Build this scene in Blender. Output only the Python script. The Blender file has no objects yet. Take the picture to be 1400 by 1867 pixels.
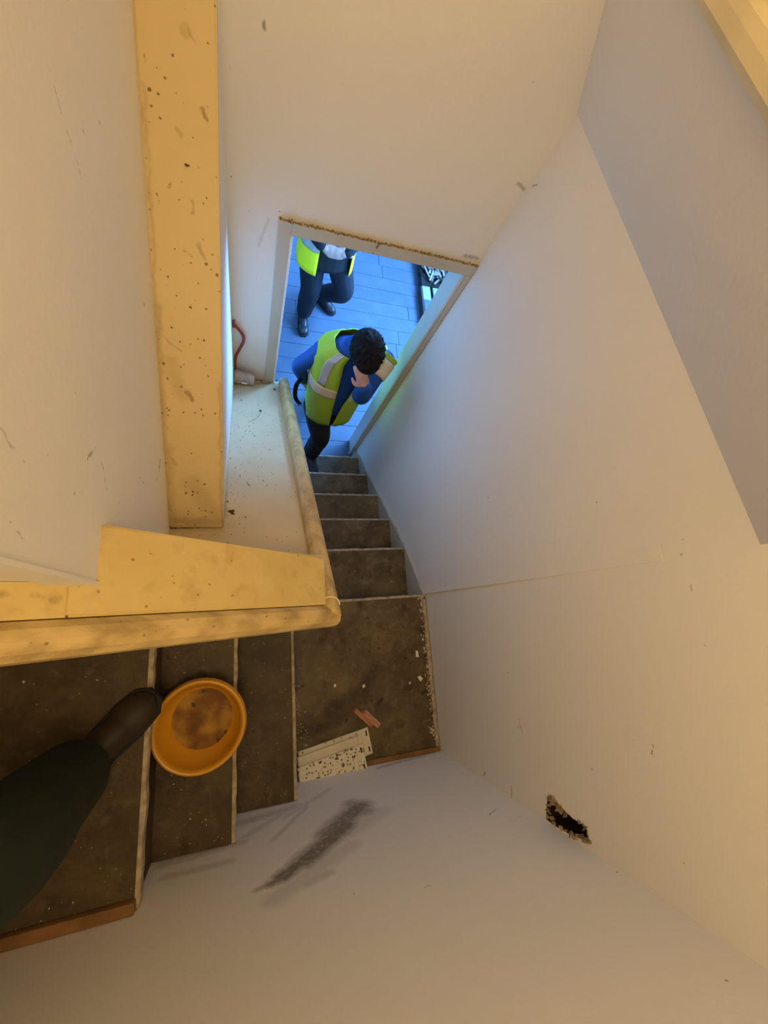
import bpy, bmesh, math, random
from mathutils import Vector, Matrix, Euler
from mathutils import noise as mnoise
R = random.Random(7)
SC = bpy.context.scene
COL = SC.collection
PI = math.pi

# ------------------------------------------------------------------ camera, light, exposure
cam_d = bpy.data.cameras.new('camera')
cam_d.sensor_fit = 'HORIZONTAL'
cam_d.sensor_width = 36.0
cam_d.lens = 18.8261
cam_d.clip_start = 0.02
cam = bpy.data.objects.new('camera', cam_d)
COL.objects.link(cam)
cam.matrix_world = Matrix([[0.944806, -0.007388, -0.327546, -0.830356], [-0.073164, 0.969741, -0.232915, 0.631881], [0.319356, 0.244024, 0.915677, 1.820429], [0.0, 0.0, 0.0, 1.0]])
SC.camera = cam

SC.view_settings.view_transform = 'Standard'
SC.view_settings.look = 'None'
SC.view_settings.gamma = 1.0
SC.view_settings.use_curve_mapping = False
SC.view_settings.exposure = 0.0
try:
    SC.cycles.use_denoising = True
    SC.cycles.max_bounces = 10
    SC.cycles.diffuse_bounces = 6
except Exception:
    pass

world = bpy.data.worlds.new('daylight')
SC.world = world
world.use_nodes = True
world.node_tree.nodes['Background'].inputs[0].default_value = (0.30, 0.55, 1.0, 1)
world.node_tree.nodes['Background'].inputs[1].default_value = 1.2

def lamp(name, kind, loc, energy, color, size=0.2, size_y=None, rot=(0, 0, 0)):
    d = bpy.data.lights.new(name, kind)
    d.energy = energy; d.color = color
    if kind == 'AREA':
        d.shape = 'RECTANGLE'; d.size = size; d.size_y = size_y or size
    else:
        d.shadow_soft_size = size
    o = bpy.data.objects.new(name, d); COL.objects.link(o)
    o.location = loc; o.rotation_euler = rot
    return o
# warm ceiling lamp of the upper landing, daylight through the window of the lower room
lamp('ceiling_lamp_light', 'POINT', (-0.86, 0.36, 2.50), 19.3, (1.0, 0.715, 0.36), 0.13)
lamp('near_window_daylight', 'AREA', (1.70, 3.05, 0.62), 440, (0.16, 0.44, 1.0), 1.15, 1.2, (0, PI / 2, 0))
lamp('far_window_daylight', 'AREA', (1.70, 4.75, 1.45), 310, (0.16, 0.44, 1.0), 0.80, 1.4, (0, PI / 2, 0))

# ------------------------------------------------------------------ numbers of the stair
FL = -1.14        # floor of the lower room
RISE = 0.19
DOOR_Y = 1.876
NOSE = [0.685, 0.946, 1.152, 1.358, 1.564, 1.770]

# ------------------------------------------------------------------ material helpers
def mat(name, base, rough=0.6, var=0.0, scale=6.0, dark=None, specks=(), marks=(), bump=0.0, bscale=60.0, mark_col=(0.05, 0.035, 0.02), coat=0.0, streak=None, spec=0.3, dust=()):
    """procedural material in object space: base colour, broad variation towards `dark`, sparse specks, single marks"""
    m = bpy.data.materials.new(name); m.use_nodes = True
    nt = m.node_tree; N = nt.nodes; Lk = nt.links
    b = N['Principled BSDF']
    b.inputs['Roughness'].default_value = rough
    b.inputs['Specular IOR Level'].default_value = spec
    if coat: b.inputs['Coat Weight'].default_value = coat
    tc = N.new('ShaderNodeTexCoord'); P = tc.outputs['Object']
    if streak:
        mp = N.new('ShaderNodeMapping'); mp.inputs['Scale'].default_value = streak; Lk.new(P, mp.inputs[0]); PN = mp.outputs[0]
    else: PN = P
    def mix(fac, a, c):
        x = N.new('ShaderNodeMix'); x.data_type = 'RGBA'
        if isinstance(fac, float): x.inputs[0].default_value = fac
        else: Lk.new(fac, x.inputs[0])
        for i, v in ((6, a), (7, c)):
            if isinstance(v, tuple): x.inputs[i].default_value = (*v, 1)
            else: Lk.new(v, x.inputs[i])
        return x.outputs[2]
    def ramp(src, lo, hi, a=0.0, c=1.0):
        r = N.new('ShaderNodeMapRange'); r.clamp = True
        Lk.new(src, r.inputs[0])
        for i, v in zip((1, 2, 3, 4), (lo, hi, a, c)): r.inputs[i].default_value = v
        return r.outputs[0]
    def noise(s, detail=4.0, src=None):
        n = N.new('ShaderNodeTexNoise'); n.inputs['Scale'].default_value = s; n.inputs['Detail'].default_value = detail
        Lk.new(src or PN, n.inputs['Vector']); return n.outputs[0]
    col = tuple(base)
    if var:
        col = mix(ramp(noise(scale, 6), 0.42, 0.75, 0.0, var), col, tuple(dark or [c * 0.5 for c in base]))
    for (s, lo, hi, c, st) in dust:
        col = mix(ramp(noise(s, 7), lo, hi, 0.0, st), col, c)
    for (s, size, keep, c, st) in specks:
        v = N.new('ShaderNodeTexVoronoi'); v.inputs['Scale'].default_value = s; Lk.new(P, v.inputs['Vector'])
        sx = N.new('ShaderNodeSeparateColor'); Lk.new(v.outputs['Color'], sx.inputs[0])
        dd = N.new('ShaderNodeMath'); dd.operation = 'ADD'; Lk.new(v.outputs['Distance'], dd.inputs[0])
        Lk.new(ramp(noise(s * 4, 2, P), 0.3, 0.7, -size * .5, size * .5), dd.inputs[1])
        size *= 1.5; keep = min(1.0, keep * 2.2)
        a = ramp(dd.outputs[0], size * 0.7, size, st, 0.0)
        k = ramp(sx.outputs[0], 1 - keep, 1 - keep + 0.01)
        mu = N.new('ShaderNodeMath'); mu.operation = 'MULTIPLY'; Lk.new(a, mu.inputs[0]); Lk.new(k, mu.inputs[1])
        col = mix(mu.outputs[0], col, c)
    acc = None
    if marks:
        wob = N.new('ShaderNodeVectorMath'); wob.operation = 'MULTIPLY_ADD'
        nn = N.new('ShaderNodeTexNoise'); nn.inputs['Scale'].default_value = 35; nn.inputs['Detail'].default_value = 5; Lk.new(P, nn.inputs['Vector'])
        Lk.new(nn.outputs['Color'], wob.inputs[0]); wob.inputs[1].default_value = (0.020,) * 3
        off = N.new('ShaderNodeVectorMath'); off.operation = 'SUBTRACT'; Lk.new(P, off.inputs[0]); off.inputs[1].default_value = (0.010,) * 3
        Lk.new(off.outputs[0], wob.inputs[2]); PW = wob.outputs[0]
        for a, c, w, s in marks:
            a = Vector(a); ba = Vector(c) - a; q = ba.length_squared
            kk = ba / q if q > 1e-6 else Vector((0, 0, 0))
            d1 = N.new('ShaderNodeVectorMath'); d1.operation = 'DOT_PRODUCT'; Lk.new(PW, d1.inputs[0]); d1.inputs[1].default_value = kk
            d2 = N.new('ShaderNodeMath'); d2.operation = 'SUBTRACT'; d2.use_clamp = True; Lk.new(d1.outputs['Value'], d2.inputs[0]); d2.inputs[1].default_value = a.dot(kk)
            sc = N.new('ShaderNodeVectorMath'); sc.operation = 'SCALE'; sc.inputs[0].default_value = ba; Lk.new(d2.outputs[0], sc.inputs['Scale'])
            ad = N.new('ShaderNodeVectorMath'); ad.operation = 'ADD'; Lk.new(sc.outputs[0], ad.inputs[0]); ad.inputs[1].default_value = a
            di = N.new('ShaderNodeVectorMath'); di.operation = 'DISTANCE'; Lk.new(ad.outputs[0], di.inputs[0]); Lk.new(PW, di.inputs[1])
            r = ramp(di.outputs['Value'], w * 0.35, w * 1.25, s, 0.0)
            if acc is None: acc = r
            else:
                mx = N.new('ShaderNodeMath'); mx.operation = 'MAXIMUM'; Lk.new(acc, mx.inputs[0]); Lk.new(r, mx.inputs[1]); acc = mx.outputs[0]
        br = N.new('ShaderNodeMath'); br.operation = 'MULTIPLY'; Lk.new(acc, br.inputs[0]); Lk.new(ramp(noise(70, 5, P), 0.3, 0.5, 0.65, 1.0), br.inputs[1])
        col = mix(br.outputs[0], col, mark_col)
    if isinstance(col, tuple): b.inputs['Base Color'].default_value = (*col, 1)
    else: Lk.new(col, b.inputs['Base Color'])
    if bump:
        bp = N.new('ShaderNodeBump'); bp.inputs['Strength'].default_value = bump; bp.inputs['Distance'].default_value = 0.004
        Lk.new(noise(bscale, 6), bp.inputs['Height']); Lk.new(bp.outputs[0], b.inputs['Normal'])
    return m

# ------------------------------------------------------------------ mesh helpers
def obj(name, bm, m=None, parent=None, smooth=False, **props):
    if isinstance(bm, bpy.types.Mesh): me = bm
    else:
        bmesh.ops.recalc_face_normals(bm, faces=bm.faces)
        me = bpy.data.meshes.new(name); bm.to_mesh(me); bm.free()
    if m: me.materials.clear(); me.materials.append(m)
    if smooth:
        for p in me.polygons: p.use_smooth = True
    o = bpy.data.objects.new(name, me); COL.objects.link(o)
    if parent: put(o, parent)
    for k, v in props.items(): o[k] = v
    return o
def put(o, parent):
    o.parent = parent
    o.matrix_parent_inverse = Matrix.Translation(parent.location).inverted()
    return o
def empty(name, loc=(0, 0, 0), **props):
    o = bpy.data.objects.new(name, None); o.empty_display_size = 0.05; COL.objects.link(o); o.location = loc
    for k, v in props.items(): o[k] = v
    return o
def box(bm, lo, hi, rot=None, bevel=0.0):
    lo, hi = Vector(lo), Vector(hi); c = (lo + hi) / 2
    r = bmesh.ops.create_cube(bm, size=1.0)
    vs = r['verts']
    for v in vs: v.co = Vector((v.co.x * (hi.x - lo.x), v.co.y * (hi.y - lo.y), v.co.z * (hi.z - lo.z)))
    if bevel:
        es = list({e for v in vs for e in v.link_edges})
        bv = bmesh.ops.bevel(bm, geom=es, offset=bevel, segments=2, affect='EDGES', profile=0.6)
        vs = list({v for f in bv['faces'] for v in f.verts} | {v for v in vs if v.is_valid})
    M = Matrix.Translation(c) @ (Euler(rot).to_matrix().to_4x4() if rot else Matrix())
    for v in vs: v.co = M @ v.co
    return bm
def boxes(*lst, bevel=0.0):
    bm = bmesh.new()
    for lo, hi in lst: box(bm, lo, hi, bevel=bevel)
    return bm
def prism(poly, axis, a, b, bm=None):
    """poly: 2-D outline; extruded along axis 0/1/2 between a and b"""
    bm = bm or bmesh.new()
    def p3(p, t):
        q = [0, 0, 0]; q[axis] = t
        q[(axis + 1) % 3], q[(axis + 2) % 3] = p
        if axis == 1: q[0], q[2] = p
        return q
    va = [bm.verts.new(p3(p, a)) for p in poly]; vb = [bm.verts.new(p3(p, b)) for p in poly]
    bm.faces.new(va); bm.faces.new(vb[::-1])
    n = len(poly)
    for i in range(n): bm.faces.new((va[i], vb[i], vb[(i + 1) % n], va[(i + 1) % n]))
    return bm
def hull(pts_lists):
    bm = bmesh.new()
    for pts in pts_lists:
        vs = [bm.verts.new(p) for p in pts]
        bmesh.ops.convex_hull(bm, input=vs)
    return bm
def sweep(profile, path, ups, closed_ends=True):
    """profile: list of (side, up); path: points; ups: up vector"""
    bm = bmesh.new(); rings = []
    P = [Vector(p) for p in path]
    for i, p in enumerate(P):
        t = (P[min(i + 1, len(P) - 1)] - P[max(i - 1, 0)]).normalized()
        s = t.cross(Vector(ups)).normalized(); u = s.cross(t).normalized()
        rings.append([bm.verts.new(p + s * a + u * c) for a, c in profile])
    n = len(profile)
    for r0, r1 in zip(rings, rings[1:]):
        for i in range(n): bm.faces.new((r0[i], r0[(i + 1) % n], r1[(i + 1) % n], r1[i]))
    if closed_ends: bm.faces.new(rings[0][::-1]); bm.faces.new(rings[-1])
    return bm
def tube(path, r, n=10, bm=None):
    prof = [(math.cos(2 * PI * k / n), math.sin(2 * PI * k / n)) for k in range(n)]
    P = [Vector(p) for p in path]; rr = r if isinstance(r, (list, tuple)) else [r] * len(P)
    bm = bm or bmesh.new(); rings = []; up = None
    for i, p in enumerate(P):
        t = (P[min(i + 1, len(P) - 1)] - P[max(i - 1, 0)]).normalized()
        if up is None: up = t.orthogonal().normalized()
        s = t.cross(up).normalized(); up = s.cross(t).normalized()
        rings.append([bm.verts.new(p + (s * a + up * c) * rr[i]) for a, c in prof])
    for r0, r1 in zip(rings, rings[1:]):
        for i in range(n): bm.faces.new((r0[i], r0[(i + 1) % n], r1[(i + 1) % n], r1[i]))
    bm.faces.new(rings[0][::-1]); bm.faces.new(rings[-1])
    return bm
def bez(pts, n=8):
    P = [Vector(p) for p in pts]; out = []
    for i in range(len(P) - 1):
        p0, p1, p2, p3 = P[max(i - 1, 0)], P[i], P[i + 1], P[min(i + 2, len(P) - 1)]
        for k in range(n):
            t = k / n
            out.append(0.5 * ((2 * p1) + (p2 - p0) * t + (2 * p0 - 5 * p1 + 4 * p2 - p3) * t * t + (3 * p1 - p0 - 3 * p2 + p3) * t ** 3))
    out.append(P[-1]); return out
def lathe(prof, n=40, bm=None):
    bm = bm or bmesh.new(); rings = []
    for r, z in prof:
        rings.append([bm.verts.new((r * math.cos(2 * PI * k / n), r * math.sin(2 * PI * k / n), z)) for k in range(n)])
    for a, b in zip(rings, rings[1:]):
        for i in range(n): bm.faces.new((a[i], a[(i + 1) % n], b[(i + 1) % n], b[i]))
    return bm, rings
def lump(bm, p, r, flat=0.5, rnd=R):
    vs = []
    rz = rnd.uniform(0, 6.3); el = rnd.uniform(0.5, 1.0)
    for k in range(8):
        d = Vector((rnd.gauss(0, 1), rnd.gauss(0, 1), rnd.gauss(0, 1))).normalized()
        q = Vector((d.x * r, d.y * r * el, d.z * r * flat)); q.rotate(Euler((0, 0, rz)))
        vs.append(bm.verts.new(Vector(p) + q + Vector((0, 0, r * flat * 0.6))))
    bmesh.ops.convex_hull(bm, input=vs)
def struct(name, bm, m, parent=None, **k):
    o = obj(name, bm, m, parent, **k)
    if not parent: o['kind'] = 'structure'
    return o

# ------------------------------------------------------------------ marks on the paint (world positions)
left = [((-1.02,1.188,1.491),(-1.02,1.182,1.437),0.0005,0.5),((-1.02,1.182,1.437),(-1.02,1.166,1.378),0.0009,0.8),((-1.02,1.166,1.378),(-1.02,1.166,1.355),0.001,0.5),((-1.02,1.585,1.289),(-1.02,1.59,1.28),0.0018,1),((-1.02,1.224,1.367),(-1.02,1.224,1.367),0.002,0.6),((-1.02,1.172,1.338),(-1.02,1.172,1.338),0.0014,0.6),((-1.02,0.906,1.306),(-1.02,0.906,1.306),0.0026,0.7),((-1.02,0.87,1.226),(-1.02,0.845,1.247),0.0018,0.8),((-1.02,0.862,1.196),(-1.02,0.83,1.162),0.0012,0.8),((-1.02,0.828,1.103),(-1.02,0.806,1.1),0.0013,0.6),((-1.02,1.009,0.813),(-1.02,0.98,0.817),0.0032,1),((-1.02,0.98,0.817),(-1.02,0.944,0.845),0.0013,0.7),((-1.02,0.796,1.436),(-1.02,0.785,1.392),0.0018,0.35),((-1.02,0.727,1.402),(-1.02,0.717,1.369),0.0009,0.45),((-1.02,0.79,1.279),(-1.02,0.79,1.279),0.0026,0.6),((-1.02,0.807,1.353),(-1.02,0.807,1.353),0.0014,0.6),((-1.02,0.907,0.99),(-1.02,0.907,0.948),0.0021,0.4),((-1.02,0.764,1.391),(-1.02,0.764,1.391),0.001,0.6),((-1.02,0.781,1.318),(-1.02,0.781,1.318),0.0012,0.5),((-1.02,1.002,1.205),(-1.02,1.002,1.205),0.0012,0.6)]
right = [((0.0,1.437,1.437),(0.0,1.437,1.437),0.0066,0.35),((0.0,1.264,1.379),(0.0,1.268,1.383),0.0022,0.9),((0.0,1.772,1.489),(0.0,1.772,1.489),0.0023,0.9),((0.0,0.849,1.076),(0.0,0.849,1.076),0.0027,0.8),((0.0,0.723,1.261),(0.0,0.723,1.261),0.0022,0.8),((0.0,0.692,1.248),(0.0,0.692,1.248),0.0033,0.5),((0.0,0.308,1.092),(0.0,0.287,1.087),0.0019,0.7),((0.0,0.234,0.616),(0.0,0.234,0.616),0.0035,0.7),((0.0,0.276,0.623),(0.0,0.214,0.631),0.0021,0.4),((0.0,0.392,0.596),(0.0,0.392,0.596),0.0027,0.6),((0.0,1.643,1.254),(0.0,1.643,1.254),0.0014,1),((0.0,1.838,1.104),(0.0,1.866,1.07),0.0025,0.6),((0.0,1.076,1.405),(0.0,1.076,1.405),0.0021,0.4),((0.0,0.997,0.626),(0.0,0.997,0.626),0.004,0.4),((0.0,0.516,1.256),(0.0,0.516,1.256),0.0021,0.4),((0.0,0.098,1.109),(0.0,0.098,1.109),0.0022,0.6),((0.0,0.632,1.255),(0.0,0.62,1.255),0.0016,0.5),((0.0,0.027,0.369),(0.0,0.016,0.362),0.004,0.6),((0.0,0.035,0.531),(0.0,-0.006,0.518),0.0036,0.5)]
front = [((-0.799,1.876,1.204),(-0.795,1.876,1.194),0.0041,0.6),((-0.871,1.876,1.107),(-0.87,1.876,1.095),0.0025,0.9),((-0.159,1.876,1.286),(-0.159,1.876,1.286),0.0027,0.5),((-0.874,1.876,0.852),(-0.874,1.876,0.852),0.0025,0.8),((-0.038,1.876,1.063),(-0.007,1.876,1.055),0.0068,0.5),((-0.063,1.876,0.788),(-0.015,1.876,0.786),0.0101,0.4),((-0.733,1.876,0.781),(-0.733,1.876,0.781),0.0035,0.5),((-0.794,1.876,0.634),(-0.764,1.876,0.746),0.0057,0.15),((-0.007,1.876,1.247),(-0.007,1.876,1.247),0.0018,0.7),((-0.798,1.876,0.491),(-0.798,1.876,0.491),0.0025,0.6),((-0.823,1.876,0.76),(-0.823,1.876,0.76),0.0026,0.5)]
back = [((-0.368,0.0,0.935),(-0.368,0.0,0.935),0.0022,0.9),((-0.122,0.0,0.581),(-0.082,0.0,0.56),0.0027,0.7),((-0.079,0.0,1.211),(-0.079,0.0,1.211),0.0027,0.8),((-0.047,0.0,0.632),(-0.047,0.0,0.632),0.0026,0.5),((-0.012,0.0,0.938),(-0.012,0.0,0.938),0.0038,0.8),((-0.432,0.0,0.793),(-0.414,0.0,0.785),0.0015,0.5),((-0.07,0.0,0.892),(-0.07,0.0,0.892),0.0026,0.4),((-0.039,0.0,0.27),(-0.039,0.0,0.27),0.0042,0.5),((-0.766,0.0,0.613),(-0.714,0.0,0.593),0.0161,0.7),((-0.734,0.0,0.597),(-0.633,0.0,0.523),0.0302,0.8),((-0.675,0.0,0.557),(-0.533,0.0,0.431),0.0435,0.8),((-0.588,0.0,0.454),(-0.463,0.0,0.333),0.0485,0.75),((-0.483,0.0,0.3),(-0.452,0.0,0.38),0.0371,0.55),((-0.794,0.0,0.621),(-0.755,0.0,0.603),0.0118,0.4),((-0.76,0.0,0.675),(-0.543,0.0,0.54),0.0329,0.2),((-0.602,0.0,0.524),(-0.417,0.0,0.399),0.0396,0.2),((-0.681,0.0,0.65),(-0.624,0.0,0.633),0.0186,0.25),((-1.03,0.0,0.392),(-0.833,0.0,0.376),0.0239,0.3),((-0.833,0.0,0.255),(-0.657,0.0,0.227),0.0246,0.3),((-0.305,0.0,0.051),(-0.037,0.0,0.01),0.0135,0.35),((-0.833,0.0,0.36),(-0.696,0.0,0.249),0.0162,0.22),((-1.019,0.0,0.461),(-0.86,0.0,0.464),0.017,0.25),((-0.699,0.0,0.287),(-0.53,0.0,0.155),0.0142,0.2),((-0.623,0.0,0.246),(-0.742,0.0,0.407),0.0112,0.25)]
beam = [((-0.938,1.692,1.274),(-0.936,1.69,1.272),0.0024,0.9),((-0.948,1.668,1.255),(-0.948,1.668,1.255),0.0015,0.9),((-0.931,1.67,1.257),(-0.925,1.663,1.251),0.0035,0.4),((-0.958,1.595,1.199),(-0.956,1.597,1.201),0.0036,0.9),((-0.948,1.589,1.195),(-0.946,1.586,1.192),0.0021,0.9),((-0.914,1.587,1.193),(-0.907,1.575,1.184),0.0037,0.6),((-0.961,1.553,1.167),(-0.952,1.548,1.163),0.0053,0.3),((-0.946,1.518,1.14),(-0.941,1.509,1.133),0.0065,0.7),((-0.937,1.464,1.098),(-0.935,1.452,1.089),0.0045,0.6),((-0.912,1.474,1.106),(-0.908,1.478,1.109),0.0034,0.7),((-0.95,1.314,0.983),(-0.942,1.308,0.978),0.0055,1),((-0.944,1.313,0.982),(-0.948,1.317,0.985),0.0036,1),((-0.953,1.488,1.117),(-0.953,1.488,1.117),0.0022,0.5),((-0.979,1.477,1.108),(-0.976,1.482,1.112),0.0033,0.4),((-1.006,1.553,1.166),(-1.006,1.553,1.166),0.0026,0.9),((-1.016,1.509,1.133),(-1.007,1.504,1.129),0.0032,0.9),((-0.933,1.261,0.942),(-0.933,1.261,0.942),0.0031,0.9),((-0.923,1.261,0.942),(-0.918,1.258,0.94),0.0038,0.9),((-0.936,1.323,0.99),(-0.936,1.323,0.99),0.0024,0.8),((-0.963,1.166,0.869),(-0.952,1.152,0.858),0.0065,0.6),((-0.994,1.159,0.863),(-0.994,1.159,0.863),0.0045,0.9),((-0.962,0.968,0.716),(-0.96,0.954,0.705),0.0071,1),((-0.93,0.982,0.727),(-0.93,0.982,0.727),0.005,0.9),((-0.947,0.963,0.712),(-0.947,0.963,0.712),0.0036,0.7),((-1.007,1.132,0.843),(-1.007,1.132,0.843),0.0026,0.9),((-1.008,1.259,0.94),(-0.971,1.236,0.922),0.0037,0.3),((-1.017,0.891,0.657),(-1.017,0.891,0.657),0.0044,0.6),((-1.013,0.902,0.666),(-0.987,0.897,0.662),0.0058,0.4),((-0.966,1.214,0.905),(-0.966,1.214,0.905),0.0025,0.8),((-0.921,1.228,0.916),(-0.921,1.228,0.916),0.0026,0.9),((-0.907,1.209,0.902),(-0.907,1.209,0.902),0.0026,0.8),((-0.987,1.618,1.217),(-0.987,1.618,1.217),0.002,0.8),((-1.011,1.596,1.2),(-1.015,1.302,0.973),0.005,0.22),((-1.015,1.302,0.973),(-1.024,0.922,0.681),0.0107,0.34),((-1.017,0.897,0.662),(-0.896,0.897,0.662),0.0131,0.3),((-1.018,1.05,0.78),(-1.023,0.885,0.652),0.0189,0.3),((-0.89,1.185,0.884),(-0.89,0.91,0.672),0.0053,0.25),((-0.994,1.215,0.906),(-0.975,1.158,0.863),0.0176,0.18),((-0.96,0.984,0.729),(-0.902,0.91,0.672),0.0227,0.18),((-1.007,1.613,1.213),(-1.007,1.613,1.213),0.002,0.8),((-1.008,1.627,1.223),(-1.007,1.62,1.218),0.002,0.5),((-1.024,1.05,0.779),(-0.996,1.024,0.759),0.0067,0.35),((-1.021,1.005,0.745),(-1.011,0.983,0.727),0.0096,0.35),((-1.025,0.959,0.709),(-1.012,0.922,0.681),0.007,0.4),((-0.997,1.457,1.093),(-0.997,1.457,1.093),0.0022,0.8),((-1.001,1.467,1.101),(-0.997,1.452,1.089),0.0022,0.8),((-0.978,1.482,1.112),(-0.978,1.482,1.112),0.0022,0.8),((-1.005,1.383,1.036),(-1.005,1.383,1.036),0.0023,0.8),((-0.951,1.393,1.043),(-0.938,1.387,1.039),0.0035,0.5),((-0.929,1.408,1.055),(-0.917,1.39,1.041),0.0046,0.4)]
ledge = [((-1.019,0.881,0.641),(-0.89,0.888,0.635),0.0037,0.9),((-0.953,0.884,0.638),(-0.926,0.892,0.632),0.006,0.8),((-0.881,0.949,0.584),(-0.858,0.932,0.598),0.0081,0.9),((-0.902,1.258,0.323),(-0.89,1.252,0.327),0.0051,0.9),((-0.899,1.199,0.372),(-0.886,1.194,0.376),0.0069,1),((-0.82,1.44,0.168),(-0.798,1.461,0.151),0.0035,0.6),((-0.796,1.457,0.154),(-0.764,1.531,0.091),0.0035,0.5),((-0.768,1.54,0.084),(-0.768,1.54,0.084),0.0075,0.9),((-0.798,1.341,0.252),(-0.798,1.341,0.252),0.0055,0.8),((-0.739,1.256,0.324),(-0.739,1.256,0.324),0.0053,0.8),((-0.742,1.158,0.406),(-0.742,1.158,0.406),0.003,0.5),((-0.825,1.069,0.482),(-0.814,1.049,0.499),0.0027,0.7),((-0.857,1.067,0.483),(-0.857,1.067,0.483),0.0054,0.3),((-0.715,1.465,0.148),(-0.715,1.465,0.148),0.0048,0.6),((-0.695,1.782,-0.12),(-0.685,1.766,-0.107),0.0086,0.8),((-0.849,1.627,0.011),(-0.849,1.627,0.011),0.0051,0.7),((-0.892,1.486,0.129),(-0.892,1.486,0.129),0.0047,0.9),((-0.895,1.694,-0.046),(-0.895,1.694,-0.046),0.0066,0.9),((-0.89,1.028,0.516),(-0.89,1.028,0.516),0.0061,0.9),((-0.891,0.981,0.556),(-0.878,0.982,0.556),0.0033,0.9),((-0.879,1.839,-0.168),(-0.683,1.891,-0.212),0.0142,0.5),((-0.909,0.86,0.659),(-0.909,0.86,0.659),0.0037,0.8),((-0.666,1.881,-0.205),(-0.666,1.881,-0.205),0.012,0.7),((-0.645,1.668,-0.025),(-0.624,1.136,0.426),0.0095,0.6),((-0.624,1.136,0.426),(-0.622,0.837,0.678),0.009,0.62),((-0.904,1.806,-0.141),(-0.671,1.846,-0.175),0.0196,0.35),((-0.622,0.837,0.678),(-0.62,0.787,0.72),0.0079,0.6),((-0.903,1.31,0.278),(-0.886,0.927,0.602),0.0106,0.3)]
landing = [((-0.368,0.271,0.0),(-0.274,0.372,0.0),0.0332,0.6),((-0.49,0.224,0.0),(-0.368,0.282,0.0),0.0368,0.6),((-0.468,0.189,0.0),(-0.395,0.231,0.0),0.0322,0.6),((-0.605,0.158,0.0),(-0.492,0.182,0.0),0.0223,0.6),((-0.432,0.551,0.0),(-0.424,0.515,0.0),0.0194,0.5),((-0.131,0.404,0.0),(-0.131,0.404,0.0),0.0101,0.8),((-0.596,0.344,0.0),(-0.596,0.344,0.0),0.0069,0.8),((-0.272,0.23,0.0),(-0.253,0.245,0.0),0.0096,0.8),((-0.06,0.242,0.0),(-0.037,0.251,0.0),0.01,0.8),((-0.421,0.423,0.0),(-0.421,0.423,0.0),0.012,0.5),((-0.585,0.519,0.0),(-0.585,0.519,0.0),0.0141,0.5)]
board = [((-1.026,0.776,1.182),(-1.019,0.773,1.176),0.0023,0.9),((-1.019,0.773,1.176),(-1.01,0.777,1.169),0.0015,0.9),((-1.002,0.754,1.162),(-0.992,0.764,1.155),0.0016,0.5),((-0.999,0.751,1.16),(-0.984,0.745,1.148),0.0024,0.3),((-1.042,0.768,1.194),(-1.036,0.699,1.189),0.0037,0.35),((-1.071,0.682,1.218),(-1.062,0.678,1.211),0.0046,0.6),((-1.094,0.68,1.236),(-1.089,0.682,1.232),0.0063,0.7),((-1.056,0.672,1.205),(-1.049,0.675,1.2),0.0048,0.6),((-1.048,0.693,1.2),(-1.032,0.69,1.186),0.0021,0.9),((-1.032,0.69,1.186),(-0.978,0.686,1.143),0.0009,0.6),((-0.995,0.682,1.157),(-0.995,0.682,1.157),0.0023,0.8),((-0.992,0.708,1.154),(-0.992,0.708,1.154),0.0016,0.4),((-0.949,0.672,1.12),(-0.949,0.672,1.12),0.0017,0.5),((-1.057,0.657,1.207),(-1.054,0.657,1.204),0.0017,0.9),((-1.048,0.656,1.199),(-1.043,0.658,1.196),0.0017,0.9),((-1.007,0.75,1.167),(-1.007,0.75,1.167),0.0012,0.6),((-0.94,0.697,1.113),(-0.94,0.697,1.113),0.0013,0.4)]
def split(l, lim=0.65): return [s for s in l if s[3] < lim], [s for s in l if s[3] >= lim]
beam_soft, beam_hard = split(beam); ledge_soft, ledge_hard = split(ledge); board_soft, board_hard = split(board, 2)

WHITE = (0.86, 0.83, 0.77)
CREAM = (0.66, 0.52, 0.27)
M = {}
def wallmat(name, marks=(), base=WHITE, **k):
    return mat(name, base, 0.62, 0.22, 2.2, tuple(c * 0.86 for c in base), specks=[(7, 0.02, 0.25, (0.18, 0.13, 0.08), 0.55)], marks=marks, bump=0.12, bscale=90, **k)
M['wall_left'] = wallmat('white plaster left', left)
M['wall_right'] = wallmat('white plaster right', right)
M['wall_front'] = wallmat('white plaster front', front)
M['wall_back'] = wallmat('white plaster back', back, mark_col=(0.085, 0.062, 0.030))
M['plain_wall'] = wallmat('white plaster')
M['room_wall'] = mat('room wall paint', (0.30, 0.30, 0.30), 0.8, 0.3, 3)
CREAMSP = [(34, 0.09, 0.16, (0.11, 0.06, 0.018), 0.85), (70, 0.12, 0.12, (0.10, 0.06, 0.02), 0.8), (9, 0.09, 0.2, (0.42, 0.30, 0.12), 0.4)]
M['beam'] = mat('dirty cream gloss beam', CREAM, 0.42, 0.35, 5, (0.60, 0.46, 0.22), CREAMSP, beam_soft, 0.15, 40, (0.17, 0.085, 0.02))
M['ledge'] = mat('dirty cream ledge', (0.66, 0.54, 0.33), 0.5, 0.45, 6, (0.48, 0.38, 0.21), CREAMSP[:2], ledge_soft, 0.15, 40, (0.07, 0.045, 0.02))
M['board'] = mat('yellowed cream board', (0.64, 0.49, 0.20), 0.42, 0.6, 7, (0.52, 0.36, 0.12), [(60, 0.10, 0.10, (0.2, 0.12, 0.03), 0.7)], board_soft, 0.25, 30, (0.12, 0.055, 0.012), dust=[(30, 0.54, 0.74, (0.42, 0.28, 0.09), 0.5), (12, 0.55, 0.7, (0.72, 0.58, 0.30), 0.4)])
RAILC = ('worn cream handrail paint', (0.62, 0.46, 0.20), 0.42, 0.85, 2.0, (0.24, 0.155, 0.05), [(80, 0.12, 0.10, (0.14, 0.09, 0.03), 0.7)], (), 0.25, 14)
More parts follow.
